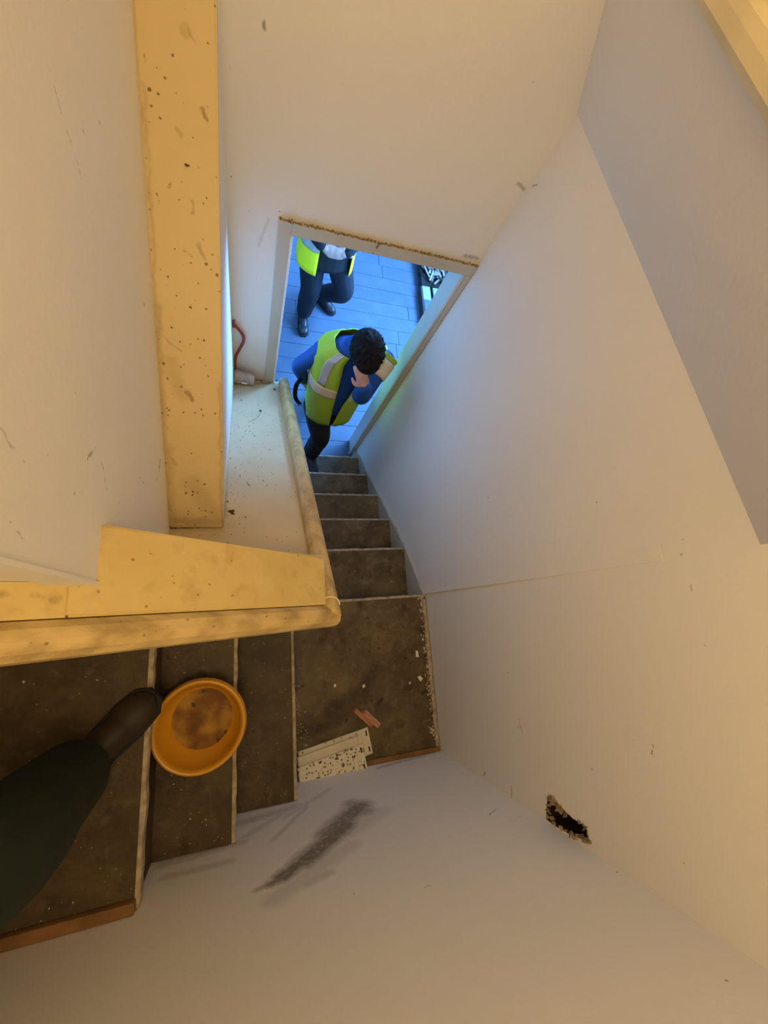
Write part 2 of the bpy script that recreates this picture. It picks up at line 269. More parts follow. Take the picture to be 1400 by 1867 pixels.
M['rail'] = mat(*RAILC, streak=(2.0, 13, 13)); M['rail_a'] = mat(*RAILC, streak=(13, 2.0, 13))
M['trim'] = mat('cream gloss trim', (0.84, 0.72, 0.44), 0.4, 0.3, 6)
M['frame'] = mat('olive cream door paint', (0.58, 0.54, 0.45), 0.4, 0.4, 5, (0.42, 0.38, 0.29), [(25, 0.05, 0.1, (0.1, 0.08, 0.04), 0.8)])
M['lining'] = mat('pale door lining paint', (0.70, 0.72, 0.66), 0.3, 0.3, 5)
M['crust'] = mat('brown filler crust', (0.30, 0.20, 0.08), 0.95, 0.8, 60, (0.12, 0.07, 0.02), bump=0.8, bscale=200)
CARPSP = [(38, 0.07, 0.05, (0.36, 0.30, 0.22), 0.7), (95, 0.12, 0.04, (0.40, 0.33, 0.24), 0.6), (24, 0.14, 0.12, (0.03, 0.02, 0.01), 0.6)]
M['tread'] = mat('worn brown lino', (0.118, 0.082, 0.043), 0.55, 0.9, 9, (0.050, 0.034, 0.017), CARPSP, landing, 0.35, 80, (0.028, 0.018, 0.010), dust=[(5, 0.48, 0.68, (0.215, 0.155, 0.075), 0.6), (28, 0.52, 0.74, (0.22, 0.17, 0.10), 0.5), (13, 0.55, 0.75, (0.028, 0.018, 0.009), 0.8)])
M['tread_shaded'] = mat('dirty shaded lino', (0.082, 0.053, 0.022), 0.5, 0.9, 8, (0.034, 0.021, 0.009), CARPSP, (), 0.35, 80, dust=[(5, 0.52, 0.75, (0.20, 0.155, 0.095), 0.28), (28, 0.55, 0.78, (0.22, 0.18, 0.12), 0.28), (13, 0.55, 0.75, (0.028, 0.018, 0.009), 0.8)])  # dirty lino, darkened further to put the upper flight's shade into the colour
M['riser'] = mat('dark riser', (0.08, 0.06, 0.04), 0.7, 0.6, 8)
M['nosing'] = mat('worn pale nosing', (0.46, 0.39, 0.28), 0.6, 0.8, 40, (0.16, 0.12, 0.07), bump=0.4)
M['brownwood'] = mat('bare brown timber', (0.25, 0.125, 0.045), 0.75, 0.7, 14, (0.09, 0.045, 0.015), bump=0.3)
M['string'] = mat('painted string', (0.52, 0.50, 0.42), 0.5, 0.5, 8, (0.3, 0.27, 0.2), [(40, 0.15, 0.15, (0.06, 0.04, 0.02), 0.8)])
M['plank'] = [mat('pale blue floor paint %d' % i, (0.066 * f, 0.102 * f, 0.158 * f), 0.55, 0.5, 7, (0.105 * f, 0.132 * f, 0.175 * f),
                  [(22, 0.05, 0.12, (0.02, 0.03, 0.05), 0.8), (60, 0.12, 0.08, (0.2, 0.25, 0.3), 0.6)], (), 0.2, 50) for i, f in enumerate((1.0, 0.97, 1.03))]
M['crumb'] = mat('dark dirt crumb', (0.075, 0.045, 0.02), 0.9, 0.6, 80, (0.02, 0.012, 0.006))
M['palecrumb'] = mat('pale plaster crumb', (0.62, 0.55, 0.42), 0.9, 0.5, 60)
M['chip'] = mat('plaster chip', (0.82, 0.76, 0.62), 0.85)
M['lath'] = mat('broken plaster and lath', (0.36, 0.27, 0.15), 0.95, 0.8, 40, (0.14, 0.09, 0.05), bump=0.7)
M['void'] = mat('dark cavity', (0.02, 0.014, 0.008), 0.95)
M['tub'] = mat('orange yellow plastic', (0.64, 0.31, 0.018), 0.2, 0.25, 10, (0.45, 0.17, 0.01), spec=0.5)
M['tubdirt'] = mat('dried dirt in tub', (0.40, 0.22, 0.03), 0.6, 1.0, 18, (0.10, 0.035, 0.006), [(30, 0.15, 0.2, (0.05, 0.02, 0.01), 0.8)], dust=[(11, 0.5, 0.62, (0.12, 0.045, 0.008), 0.75)])
M['upvc'] = mat('spattered cream plastic', (0.78, 0.72, 0.55), 0.4, 0.2, 6, None, [(45, 0.22, 0.30, (0.05, 0.03, 0.015), 0.9), (85, 0.24, 0.30, (0.06, 0.04, 0.02), 0.85)])
M['upvc_clean'] = mat('cream plastic', (0.72, 0.66, 0.50), 0.4, 0.4, 8, (0.4, 0.34, 0.22), [(45, 0.14, 0.2, (0.07, 0.045, 0.02), 0.8)])
M['slot'] = M['void']
M['brick'] = mat('broken red clay', (0.50, 0.17, 0.09), 0.8, 0.6, 40, (0.62, 0.38, 0.26), bump=0.5)
M['pink'] = mat('chalky pink face', (0.72, 0.46, 0.34), 0.85, 0.6, 50, (0.5, 0.25, 0.16))
M['cable'] = mat('red cable sheath', (0.36, 0.055, 0.035), 0.45)
M['cup'] = mat('dirty paper cup', (0.50, 0.47, 0.44), 0.8, 0.8, 45, (0.17, 0.15, 0.13))
M['paper'] = mat('white paper', (0.85, 0.85, 0.88), 0.8)
M['pallet'] = mat('blue grey pallet board', (0.30, 0.33, 0.36), 0.7, 0.5, 9)
M['scrap'] = [mat('grey wood offcut %d' % i, c, 0.8, 0.5, 20) for i, c in enumerate(((0.26, 0.22, 0.19), (0.14, 0.12, 0.10), (0.36, 0.31, 0.27), (0.06, 0.05, 0.05)))]
M['rubble'] = mat('dark rubbish bed', (0.02, 0.018, 0.016), 0.9, 0.6, 30)
M['skin'] = mat('skin', (0.52, 0.32, 0.28), 0.55, 0.2, 20, (0.42, 0.24, 0.20))
M['hair'] = mat('black hair', (0.008, 0.007, 0.007), 0.75, 0.5, 50, (0.03, 0.025, 0.022), bump=0.6, bscale=150, spec=0.12)
M['jacket'] = mat('royal blue jacket', (0.012, 0.075, 0.30), 0.7, 0.3, 12, (0.008, 0.045, 0.2), bump=0.2)
M['trousers'] = mat('black trousers', (0.012, 0.014, 0.022), 0.8, 0.3, 15, bump=0.2)
M['vest'] = mat('lime hi-vis', (0.40, 0.56, 0.04), 0.7, 0.4, 9, (0.28, 0.42, 0.03), bump=0.15)
M['vest_pale'] = mat('bright lime hi-vis', (0.92, 0.90, 0.02), 0.7, 0.15, 8)
M['band'] = mat('reflective tape', (0.50, 0.46, 0.42), 0.35, 0.2, 30)
M['band_warm_lit'] = mat('warm-lit reflective tape', (0.80, 0.62, 0.40), 0.5, 0.3, 30)  # reflective tape with the warm lamp light put into its tan colour
M['boot'] = mat('black boots', (0.018, 0.020, 0.026), 0.4, 0.4, 25, (0.10, 0.11, 0.13))
M['sole'] = mat('boot sole', (0.02, 0.02, 0.02), 0.8)
M['lace'] = mat('grey lace', (0.30, 0.32, 0.36), 0.8)
M['strap'] = mat('black strap', (0.008, 0.008, 0.01), 0.7)
M['green_trousers'] = mat('dark green work trousers', (0.012, 0.018, 0.012), 0.85, 0.4, 10)
M['brownboot'] = mat('dark brown boot', (0.030, 0.019, 0.012), 0.55, 0.4, 18)
M['glass'] = mat('glass', (0.9, 0.95, 1.0), 0.02)
M['glass'].node_tree.nodes['Principled BSDF'].inputs['Transmission Weight'].default_value = 1.0
M['eye'] = mat('eye', (0.7, 0.68, 0.65), 0.2)
M['greycloth'] = mat('dark grey jumper', (0.03, 0.03, 0.032), 0.9, 0.3, 10)
M['shirt'] = mat('black shirt', (0.015, 0.016, 0.02), 0.9)

# ------------------------------------------------------------------ structure: stairwell walls
TOP = 2.9
# right wall with a ragged hole beside the back corner
HOLE = [(0.0659, 0.7094), (0.0765, 0.7388), (0.0662, 0.7621), (0.053, 0.8053), (0.0543, 0.8486), (0.0212, 0.8529), (0.0148, 0.8243), (0.0076, 0.7844), (0.0039, 0.7256), (0.0065, 0.6881)]
bm = bmesh.new()
def loop(pts, x):
    vs = [bm.verts.new((x, p[0], p[1])) for p in pts]
    return vs, [bm.edges.new((vs[i], vs[(i + 1) % len(vs)])) for i in range(len(vs))]
vo, eo = loop([(-0.12, FL - 0.2), (DOOR_Y, FL - 0.2), (DOOR_Y, TOP), (-0.12, TOP)], 0.0)
vi, ei = loop(HOLE, 0.0)
bmesh.ops.triangle_fill(bm, use_beauty=True, use_dissolve=False, edges=eo + ei)
vo2 = [bm.verts.new((0.12, v.co.y, v.co.z)) for v in vo]
bm.faces.new(vo2)
for i in range(4): bm.faces.new((vo[i], vo[(i + 1) % 4], vo2[(i + 1) % 4], vo2[i]))
hc = Vector((0.045, sum(p[0] for p in HOLE) / len(HOLE), sum(p[1] for p in HOLE) / len(HOLE)))
vin = [bm.verts.new((0.05, hc.y + (p[0] - hc.y) * 0.8, hc.z + (p[1] - hc.z) * 0.85)) for p in HOLE]
hf = []
for i in range(len(vi)):
    hf.append(bm.faces.new((vi[i], vi[(i + 1) % len(vi)], vin[(i + 1) % len(vi)], vin[i])))
hf.append(bm.faces.new(vin))
bmesh.ops.recalc_face_normals(bm, faces=bm.faces)
for f in hf: f.material_index = 1
me = bpy.data.meshes.new('wall_right'); bm.to_mesh(me); bm.free()
me.materials.append(M['wall_right']); me.materials.append(M['void'])
wall_right = bpy.data.objects.new('wall_right', me); COL.objects.link(wall_right); wall_right['kind'] = 'structure'
# plaster board sheet that ends in the vertical joint beside the landing
bm = hull([[(0.001, 0.6855, -0.02), (-0.010, 0.687, -0.02), (0.001, 1.05, -0.02), (0.001, 0.6855, 1.21), (-0.001, 0.687, 1.21), (0.001, 0.80, 1.21)]])
struct('plaster_joint', bm, M['wall_right'], wall_right)
# broken plaster and lath inside the hole
bm = bmesh.new()
rr = random.Random(3)
for i in range(len(HOLE)):
    a, c = HOLE[i], HOLE[(i + 1) % len(HOLE)]
    for k in range(3):
        t = (k + rr.random() * .6) / 3
        lump(bm, (0.004, a[0] + (c[0] - a[0]) * t, a[1] + (c[1] - a[1]) * t - 0.003), rr.uniform(0.007, 0.016), 0.7, rr)
for k in range(16):
    lump(bm, (0.012, 0.055 + rr.uniform(-.012, .012), 0.735 + rr.uniform(-.022, .022)), rr.uniform(0.008, 0.018), 0.7, rr)
for k in range(7):
    lump(bm, (0.022, 0.032 + rr.uniform(-.012, .012), 0.825 + rr.uniform(-.02, .02)), rr.uniform(0.006, 0.012), 0.7, rr)
struct('broken_plaster', bm, M['lath'], wall_right, kind='stuff')

struct('wall_back', boxes(((-2.72, -0.12, FL - 0.2), (0.0, 0.0, TOP))), M['wall_back'])
OX0, OX1, OZ = -0.687, -0.028, 0.715      # door opening
wall_front = struct('wall_front', boxes(((-2.62, DOOR_Y, FL - 0.1), (OX0 - 0.012, 1.976, TOP)), ((OX1 + 0.012, DOOR_Y, FL - 0.1), (1.82, 1.976, TOP)),
                                        ((OX0 - 0.012, DOOR_Y, OZ + 0.012), (OX1 + 0.012, 1.976, TOP))), M['wall_front'])
struct('wall_left', boxes(((-2.62, 0.695, FL - 0.1), (-1.02, DOOR_Y, TOP))), M['wall_left'])
struct('wall_landing', boxes(((-2.72, 0.0, 0.3), (-2.62, 0.695, TOP))), M['plain_wall'])
struct('ceiling', boxes(((-2.72, -0.12, TOP), (0.12, 1.976, TOP + 0.08))), M['plain_wall'])
# pale plaster stop bead on the end of the left wall
struct('trim_1', boxes(((-1.06, 0.690, 0.9), (-1.017, 0.6955, TOP))), M['plain_wall'])

# sloping boxed bulkhead on the right wall, with a cream bead and top
def crease(y): return 1.262 + (1.876 - y) * 0.1037
def bulk_top(y): return 1.597 + (1.519 - y) * 0.075
Y0, Y1 = 0.69, DOOR_Y
bm = hull([[(0, Y0, crease(Y0)), (0, Y1, crease(Y1)), (-0.166, Y0, bulk_top(Y0)), (-0.166, Y1, bulk_top(Y1)), (0, Y0, bulk_top(Y0)), (0, Y1, bulk_top(Y1))]])
bulk = struct('wall_bulkhead', bm, M['plain_wall'])
prof = [(0.004, -0.050), (-0.012, -0.050), (-0.020, -0.040), (-0.022, -0.022), (-0.020, -0.008), (-0.012, 0.0), (0.004, 0.0)]
bm = sweep(prof, [(-0.166, Y0, bulk_top(Y0) + 0.05), (-0.166, Y1, bulk_top(Y1) + 0.05)], (0, 0, 1))
bmesh.ops.scale(bm, vec=(1, 1, 1), verts=bm.verts)
struct('bead', bm, M['trim'], bulk)
bm = hull([[(0, Y0, bulk_top(Y0)), (0, Y1, bulk_top(Y1)), (-0.17, Y0, bulk_top(Y0)), (-0.17, Y1, bulk_top(Y1)),
            (0, Y0, bulk_top(Y0) + .048), (0, Y1, bulk_top(Y1) + .048), (-0.17, Y0, bulk_top(Y0) + .048), (-0.17, Y1, bulk_top(Y1) + .048)]])
struct('top_board', bm, M['trim'], bulk)

# ------------------------------------------------------------------ door frame
d = empty('door_1', (0, 0, 0), kind='structure')
ay0, ay1 = DOOR_Y - 0.016, DOOR_Y + 0.001
obj('architrave', boxes(((OX0 - 0.048, ay0, FL), (OX0 - 0.004, ay1, OZ + 0.05)), bevel=0.003), M['frame'], d)
obj('architrave', boxes(((OX0 - 0.004, ay0, OZ + 0.004), (OX1 + 0.027, ay1, OZ + 0.05)), bevel=0.003), M['frame'], d)
obj('architrave', boxes(((OX1 + 0.004, ay0, FL), (OX1 + 0.027, ay1, OZ + 0.004)), bevel=0.003), M['frame'], d)
obj('lining', boxes(((OX0 - 0.012, DOOR_Y, FL), (OX0, 1.99, OZ + 0.012)), bevel=0.002), M['lining'], d)
obj('lining', boxes(((OX1, DOOR_Y + 0.0, FL), (OX1 + 0.012, 1.99, OZ + 0.012)), bevel=0.002), M['lining'], d)
obj('lining', boxes(((OX0, DOOR_Y, OZ), (OX1, 1.99, OZ + 0.012)), bevel=0.002), M['lining'], d)
obj('stop_bead', boxes(((OX1 - 0.010, DOOR_Y - 0.012, FL), (OX1 + 0.003, DOOR_Y + 0.006, OZ)), bevel=0.002), M['lining'], d)
obj('stop_bead', boxes(((OX0 - 0.005, DOOR_Y - 0.017, FL), (OX0 + 0.003, DOOR_Y, OZ)), bevel=0.002), M['paper'], d)
bm = bmesh.new(); rr = random.Random(5)
x = OX0 - 0.045
while x < OX1 + 0.028:
    lump(bm, (x, ay0 + 0.004 + rr.uniform(-.003, .003), OZ + 0.050 + rr.uniform(-.002, .003)), rr.uniform(0.003, 0.0065), 0.8, rr)
    x += rr.uniform(0.003, 0.007)
lump(bm, (-0.40, ay0, OZ + 0.034), 0.006, 2.2, rr)
obj('filler_crust', bm, M['crust'], d, kind='stuff')

# ------------------------------------------------------------------ the lower room
fl = struct('floor', boxes(((-2.4, 1.976, FL - 0.12), (1.8, 5.6, FL - 0.018)), ((-2.72, -0.12, FL - 0.3), (0.12, 1.976, FL - 0.10))), M['riser'])
rr = random.Random(11)
def plank(x0, x1, y0, y1, z=FL):
    bm = boxes(((x0 + .0012, y0 + .0014, z - 0.02), (x1 - .0012, y1 - .0014, z + rr.uniform(-.0012, .0012))), bevel=0.0022)
    obj('floorboard', bm, M['plank'][rr.randrange(3)], fl)
plank(OX0, OX1 - 0.0, 1.772, 1.976)
y = 1.976; k = 0
while y < 5.55:
    w = 0.1425
    cuts = [-2.4]
    x = -2.4 + rr.uniform(0.5, 1.6)
    if k == 1: x = -0.07
    elif k == 0: x = -1.1
    while x < 1.5: cuts.append(x); x += rr.uniform(1.3, 2.2)
    cuts.append(1.8)
    for a, c in zip(cuts, cuts[1:]): plank(a, c, y, y + w)
    y += w; k += 1
RT = 2.1
struct('wall_outer_left', boxes(((-2.5, 1.976, FL), (-2.4, 5.7, RT + .1))), M['room_wall'])
struct('wall_far', boxes(((-2.4, 5.6, FL), (1.8, 5.7, RT + .1))), M['room_wall'])
struct('ceiling_lower', boxes(((-2.5, 1.976, RT), (1.9, 5.7, RT + .1))), M['room_wall'])
WINS = [(2.40, 3.70, 0.0, 1.25), (4.00, 5.50, 1.0, 1.9)]
(A0, A1, AZ0, AZ1), (B0, B1, BZ0, BZ1) = WINS
struct('wall_outer_right', boxes(((1.8, 1.876, FL), (1.9, A0, RT + .1)), ((1.8, A0, FL), (1.9, A1, AZ0)), ((1.8, A0, AZ1), (1.9, A1, RT + .1)), ((1.8, A1, FL), (1.9, B0, RT + .1)),
                                 ((1.8, B0, FL), (1.9, B1, BZ0)), ((1.8, B0, BZ1), (1.9, B1, RT + .1)), ((1.8, B1, FL), (1.9, 5.7, RT + .1))), M['room_wall'])
for i, (y0, y1, z0, z1) in enumerate(WINS):
    ym = (y0 + y1) / 2
    wn = struct('window_%d' % (i + 1), boxes(((1.79, y0, z0), (1.86, y0 + .05, z1)), ((1.79, y1 - .05, z0), (1.86, y1, z1)), ((1.79, y0 + .05, z0), (1.86, y1 - .05, z0 + .05)),
                                            ((1.79, y0 + .05, z1 - .05), (1.86, y1 - .05, z1)), ((1.8, ym - .02, z0 + .05), (1.85, ym + .02, z1 - .05))), M['lining'])
    obj('pane', boxes(((1.82, y0 + .05, z0 + .05), (1.826, ym - .02, z1 - .05))), M['glass'], wn)
    obj('pane', boxes(((1.82, ym + .02, z0 + .05), (1.826, y1 - .05, z1 - .05))), M['glass'], wn)

# ------------------------------------------------------------------ staircase
st = empty('staircase', (-0.35, 0.7, FL), label='narrow winding staircase with worn brown lino treads and a quarter landing', category='staircase')
SX0, SX1 = -0.66, -0.012
def tread(x0, x1, y0, y1, z, m, nose):
    """one tread board with its pale nosing strip; nose = 'y' (edge at y1) or 'x' (edge at x1)"""
    nz = 0.010
    if nose == 'y': hi = (x1, y1 - nz)
    else: hi = (x1 - nz, y1)
    obj('tread', boxes(((x0, y0, z - 0.028), (hi[0], hi[1], z)), bevel=0.002), m, st)
    bm = bmesh.new(); n = 26
    rq = random.Random(int(z * 1000) + 50)
    for i in range(n):      # worn, slightly wavy edge strip
        a, c = i / n, (i + 1) / n
    L0, L1 = ((x0, x1) if nose == 'y' else (y0, y1))
    ring = []
    for i in range(n + 1):
        t = L0 + (L1 - L0) * i / n; j = rq.uniform(-.0018, .0018); h = rq.uniform(-.001, .0015)
        if nose == 'y': q = [(t, y1 - nz, z - .034), (t, y1 + j, z - .034), (t, y1 + j, z - .003), (t, y1 - .003, z + h), (t, y1 - nz - .001, z + .0006)]
        else: q = [(x1 - nz, t, z - .034), (x1 + j, t, z - .034), (x1 + j, t, z - .003), (x1 - .003, t, z + h), (x1 - nz - .001, t, z + .0006)]
        ring.append([bm.verts.new(p) for p in q])
    for r0, r1 in zip(ring, ring[1:]):
        for i in range(5): bm.faces.new((r0[i], r0[(i + 1) % 5], r1[(i + 1) % 5], r1[i]))
    bm.faces.new(ring[0][::-1]); bm.faces.new(ring[-1])
    obj('nosing', bm, M['nosing'], st)
# lower flight
for k in range(1, 6):
    z = -k * RISE
    tread(SX0, SX1, NOSE[k - 1] - 0.027, NOSE[k], z, M['tread'], 'y')
    obj('riser', boxes(((SX0, NOSE[k - 1] - 0.028, z), (SX1, NOSE[k - 1] - 0.012, z + RISE - 0.028))), M['riser'], st)
obj('riser', boxes(((SX0, NOSE[5] - 0.028, FL), (SX1, NOSE[5] - 0.012, -0.95 - 0.028))), M['riser'], st)
# quarter landing
tread(-0.676, -0.004, 0.004, NOSE[0], 0.0, M['tread'], 'y')
# upper flight, climbing to the left
XN = [-0.649, -0.8485, -1.053]
UY0, UY1 = 0.004, 0.653
for i, xn in enumerate(XN):
    z = RISE * (i + 1)
    x0 = XN[i + 1] - 0.027 if i < 2 else -2.105
    tread(x0, xn, UY0, UY1, z, M['tread_shaded'], 'x')
    obj('riser', boxes(((xn - 0.028, UY0, z - RISE), (xn - 0.012, UY1, z - 0.028))), M['riser'], st)
obj('riser', boxes(((-2.11, UY0, 0.57), (-2.10, UY1, 0.76 - .03))), M['riser'], st)
tread(-2.62, -2.09, UY0, UY1, 0.76, M['tread_shaded'], 'x')
# raking string on the right wall
bm = prism([(NOSE[0] - 0.004, -0.20), (NOSE[0] - 0.004, 0.006), (NOSE[1], -RISE + 0.012), (NOSE[5], -0.95 + 0.012), (1.858, FL + 0.10), (1.858, FL), (1.30, FL)], 0, -0.013, -0.0005)
obj('string', bm, M['string'], st)
# bare timber fillets against the back wall
obj('edge_fillet', boxes(((-0.36, 0.0005, 0.0), (-0.004, 0.020, 0.014)), bevel=0.003), M['brownwood'], st)
obj('edge_fillet', boxes(((-1.60, 0.0005, 0.57), (-1.06, 0.026, 0.590)), bevel=0.004), M['brownwood'], st)
obj('edge_fillet', boxes(((-0.020, 0.02, 0.0), (-0.004, 0.66, 0.010)), bevel=0.002), M['nosing'], st)

# ------------------------------------------------------------------ boxed balustrade in the well
bl = empty('boxed_balustrade', (-0.8, 0.8, FL), label='boxed cream stair balustrade with a thick rounded handrail and dirty sloping ledge', category='balustrade')
def led(y): return 0.640 - 0.845 * (y - 0.882)
def rail_a(y): return 0.868 - 0.825 * (y - 0.65)
def rail_b(x): return 0.868 + 0.80 * (-0.63 - x)
# core under the lower ledge and under the upper board
bm = hull([[(-1.02, 0.70, FL), (-0.66, 0.70, FL), (-1.02, DOOR_Y, FL), (-0.66, DOOR_Y, FL), (-1.02, 0.70, led(0.70) - .02), (-0.66, 0.70, led(0.70) - .02), (-1.02, DOOR_Y, led(DOOR_Y) - .02), (-0.66, DOOR_Y, led(DOOR_Y) - .02)]])
obj('lower_casing', bm, M['plain_wall'], bl)
bm = hull([[(x, yy, zz) for x in (-2.3, -0.655) for yy in (0.655, 0.694) for zz in (0.0, rail_b(x) - 0.02)]])
bmb = hull([[(x, yy, zz) for x in (-1.018, -0.655) for yy in (0.69, 0.765) for zz in (0.0, rail_b(x) - 0.02)]])
obj('upper_casing', bm, M['plain_wall'], bl)
obj('upper_casing', bmb, M['ledge'], bl)
bm = hull([[(x, yy, led(yy) + dz) for x in (-1.02, -0.640) for yy in (0.72, DOOR_Y - .0005) for dz in (-.02, 0)]])
obj('lower_ledge', bm, M['ledge'], bl)
# upper board, and the strip it continues in behind the wall's end
def upz(x): return rail_b(x) - 0.006
bm = hull([[(x, yy, upz(x) + dz) for x, yy in ((-0.652, 0.650), (-0.652, 0.757), (-1.046, 0.650), (-1.046, 0.777)) for dz in (-.016, 0)]])
bmesh.ops.bevel(bm, geom=bm.edges[:], offset=0.003, segments=2, affect='EDGES')
obj('upper_board', bm, M['board'], bl)
bm = hull([[(x, yy, upz(x) - .004 + dz) for x in (-1.0455, -2.2) for yy in (0.650, 0.6945) for dz in (-.016, 0)]])
obj('upper_strip', bm, M['board'], bl)
# rounded rails
RP = [(-0.024, -0.050), (0.024, -0.050), (0.026, -0.020), (0.023, -0.006), (0.014, 0.004), (0.0, 0.008), (-0.014, 0.004), (-0.023, -0.006), (-0.026, -0.020)]
def railpath(f, n=30): return [f(i / n) for i in range(n + 1)]
rr = random.Random(2)
bm = sweep(RP, railpath(lambda t: (-0.640, 0.632 + t * 1.222, rail_a(0.632 + t * 1.222))), (0, 0, 1))
bmesh.ops.bevel(bm, geom=[e for f in bm.faces if len(f.verts) > 4 for e in f.edges], offset=0.006, segments=3, affect='EDGES')
obj('lower_handrail', bm, M['rail_a'], bl, smooth=False)
bm = sweep(RP, railpath(lambda t: (-0.614 - t * 1.5, 0.625, rail_b(-0.614 - t * 1.5))), (0, 0, 1))
bmesh.ops.bevel(bm, geom=[e for f in bm.faces if len(f.verts) > 4 for e in f.edges], offset=0.007, segments=3, affect='EDGES')
obj('upper_handrail', bm, M['rail'], bl, smooth=False)
arc = [(-0.640 + .024 * math.cos(t * PI / 12), 0.648 + .020 * math.sin(t * PI / 12), rail_a(0.66) + .0085 - .008 * abs(math.cos(t * PI / 12)) ** 3) for t in range(0, 13)]
obj('mitre_lip', tube(arc, .0018, 8), M['trim'], bl, smooth=True)
# loose dirt on the ledge
bm = bmesh.new(); rr = random.Random(9)
def crumbs(bm, segs, rise):
    for a, c, w, s in segs:
        a, c = Vector(a), Vector(c); n = max(1, int((c - a).length / (w * 1.2)))
        for i in range(n):
            p = a.lerp(c, (i + .5) / n)
            lump(bm, (p.x + rr.uniform(-w, w) * .3, p.y + rr.uniform(-w, w) * .3, rise(p)), w * rr.uniform(.7, 1.2), 0.3, rr)
crumbs(bm, ledge_hard, lambda p: led(p.y))
for i in range(70):
    yy = rr.uniform(0.85, 1.86); xx = -0.882 + abs(rr.gauss(0, .05))
    if xx < -.68: lump(bm, (xx, yy, led(yy)), rr.uniform(.001, .0032), .4, rr)
for i in range(50):
    xx = rr.uniform(-.88, -.70); yy = 1.872 - abs(rr.gauss(0, .022))
    lump(bm, (xx, yy, led(yy)), rr.uniform(.0015, .005), .5, rr)
obj('ledge_dirt', bm, M['crumb'], bl, kind='stuff')
bm = bmesh.new(); crumbs(bm, board_hard, lambda p: upz(p.x) - .002)
obj('board_dirt', bm, M['crumb'], bl, kind='stuff')

# ------------------------------------------------------------------ raking boxed timber left of the ledge
def bmz(y): return 0.65 + 0.77 * (y - 0.882)
tb = empty('boxed_timber', (-0.95, 0.9, 0.65), label='wide dirt-speckled cream boxed timber rising along the white left wall', category='timber')
bm = hull([[(x, yy, z) for x in (-1.02, -0.885) for yy, z in ((0.884, bmz(0.884)), (DOOR_Y, bmz(DOOR_Y)), (DOOR_Y, bmz(DOOR_Y) - .03), (0.884, bmz(0.884) - 0.03))]])
bmesh.ops.bevel(bm, geom=bm.edges[:], offset=0.004, segments=2, affect='EDGES')
obj('top_board', bm, M['beam'], tb)
bm = hull([[(x, yy, z) for x in (-1.02, -0.888) for yy, z in ((0.90, bmz(0.90) - .029), (DOOR_Y, bmz(DOOR_Y) - .029), (DOOR_Y, led(DOOR_Y) + .001), (0.90, led(0.90) + 0.001))]])
obj('side_panel', bm, M['plain_wall'], tb)
bm = bmesh.new(); crumbs(bm, beam_hard, lambda p: bmz(p.y) - .001)
for i in range(110):
    t = rr.random(); yy = 0.89 + 0.5 * t * t; xx = -1.015 + min(.125, abs(rr.gauss(0, .045)))
    lump(bm, (xx, yy, bmz(yy) - .001), rr.uniform(.0006, .0019), .35, rr)
obj('dirt', bm, M['crumb'], tb, kind='stuff')

# ------------------------------------------------------------------ things on the stairs
# shallow plastic tub on the third step
tub = empty('plastic_tub', (-0.945, 0.352, 0.380), label='orange yellow plastic tub with dried dirt inside standing on a narrow step', category='tub')
prof = [(0.0, 0.0), (0.080, 0.0), (0.088, 0.006), (0.112, 0.100), (0.1165, 0.104), (0.121, 0.106), (0.1225, 0.112), (0.120, 0.117), (0.115, 0.118), (0.110, 0.114), (0.107, 0.104), (0.084, 0.011), (0.0, 0.010)]
bm, rings = lathe(prof[1:-1], 56)
bm.faces.new(rings[0][::-1]); bm.faces.new(rings[-1])
for v in bm.verts: v.co += Vector(tub.location)
obj('bowl', bm, M['tub'], tub, smooth=True)
bm, rings = lathe([(0.1235, 0.096), (0.1245, 0.098), (0.1235, 0.101), (0.118, 0.100), (0.114, 0.096)], 56)
for v in bm.verts: v.co += Vector(tub.location)
obj('rim_band', bm, M['tub'], tub, smooth=True)
bm = bmesh.new(); n = 40; rr = random.Random(4)
c0 = bm.verts.new((0, 0, 0.016)); pr = None
rgs = []
for q in (0.35, 0.7, 1.0):
    rgs.append([bm.verts.new((q * .0855 * math.cos(2 * PI * k / n), q * .0855 * math.sin(2 * PI * k / n), 0.0115 + (1 - q) * .003 + (rr.uniform(0, .003) if q < 1 else 0))) for k in range(n)])
for k in range(n): bm.faces.new((c0, rgs[0][k], rgs[0][(k + 1) % n]))
for a, b in zip(rgs, rgs[1:]):
    for k in range(n): bm.faces.new((a[k], b[k], b[(k + 1) % n], a[(k + 1) % n]))
for v in bm.verts: v.co += Vector(tub.location)
obj('dried_dirt', bm, M['tubdirt'], tub, smooth=True)

# offcuts of cream plastic sheet lying in the landing corner
def panel(c, w, h, ang, z, label, m, flange=True, tilt=0.0):
    o = empty('plastic_cladding', (c[0], c[1], z), label=label, category='panel', group='plastic panels on the landing')
    T = Matrix.Translation((c[0], c[1], z)) @ Euler((tilt, 0, ang)).to_matrix().to_4x4()
    def add(name, *bs, mm=m, bev=0.0015):
        bm = bmesh.new()
        for lo, hi in bs: box(bm, lo, hi, bevel=bev)
        bm.transform(T); obj(name, bm, mm, o)
    add('sheet', ((-w / 2, -h / 2, 0), (w / 2, h / 2, .006)))
    add('ridge', ((w / 2 - .030, -h / 2, .006), (w / 2 - .024, h / 2, .010)))
    add('ridge', ((w / 2 - .012, -h / 2, .006), (w / 2 - .006, h / 2, .010)))
    add('ridge', ((-w / 2 + .004, -h / 2, .006), (-w / 2 + .010, h / 2, .009)))
    if flange:
        add('flange', ((w / 2, -h / 2, 0), (w / 2 + .022, h / 2, .004)))
        for s in (-.30, .30):
            add('slot', ((w / 2 + .008, s * h - .010, .0035), (w / 2 + .014, s * h + .010, .0045)), mm=M['slot'], bev=0)
    return o
A = 0.155
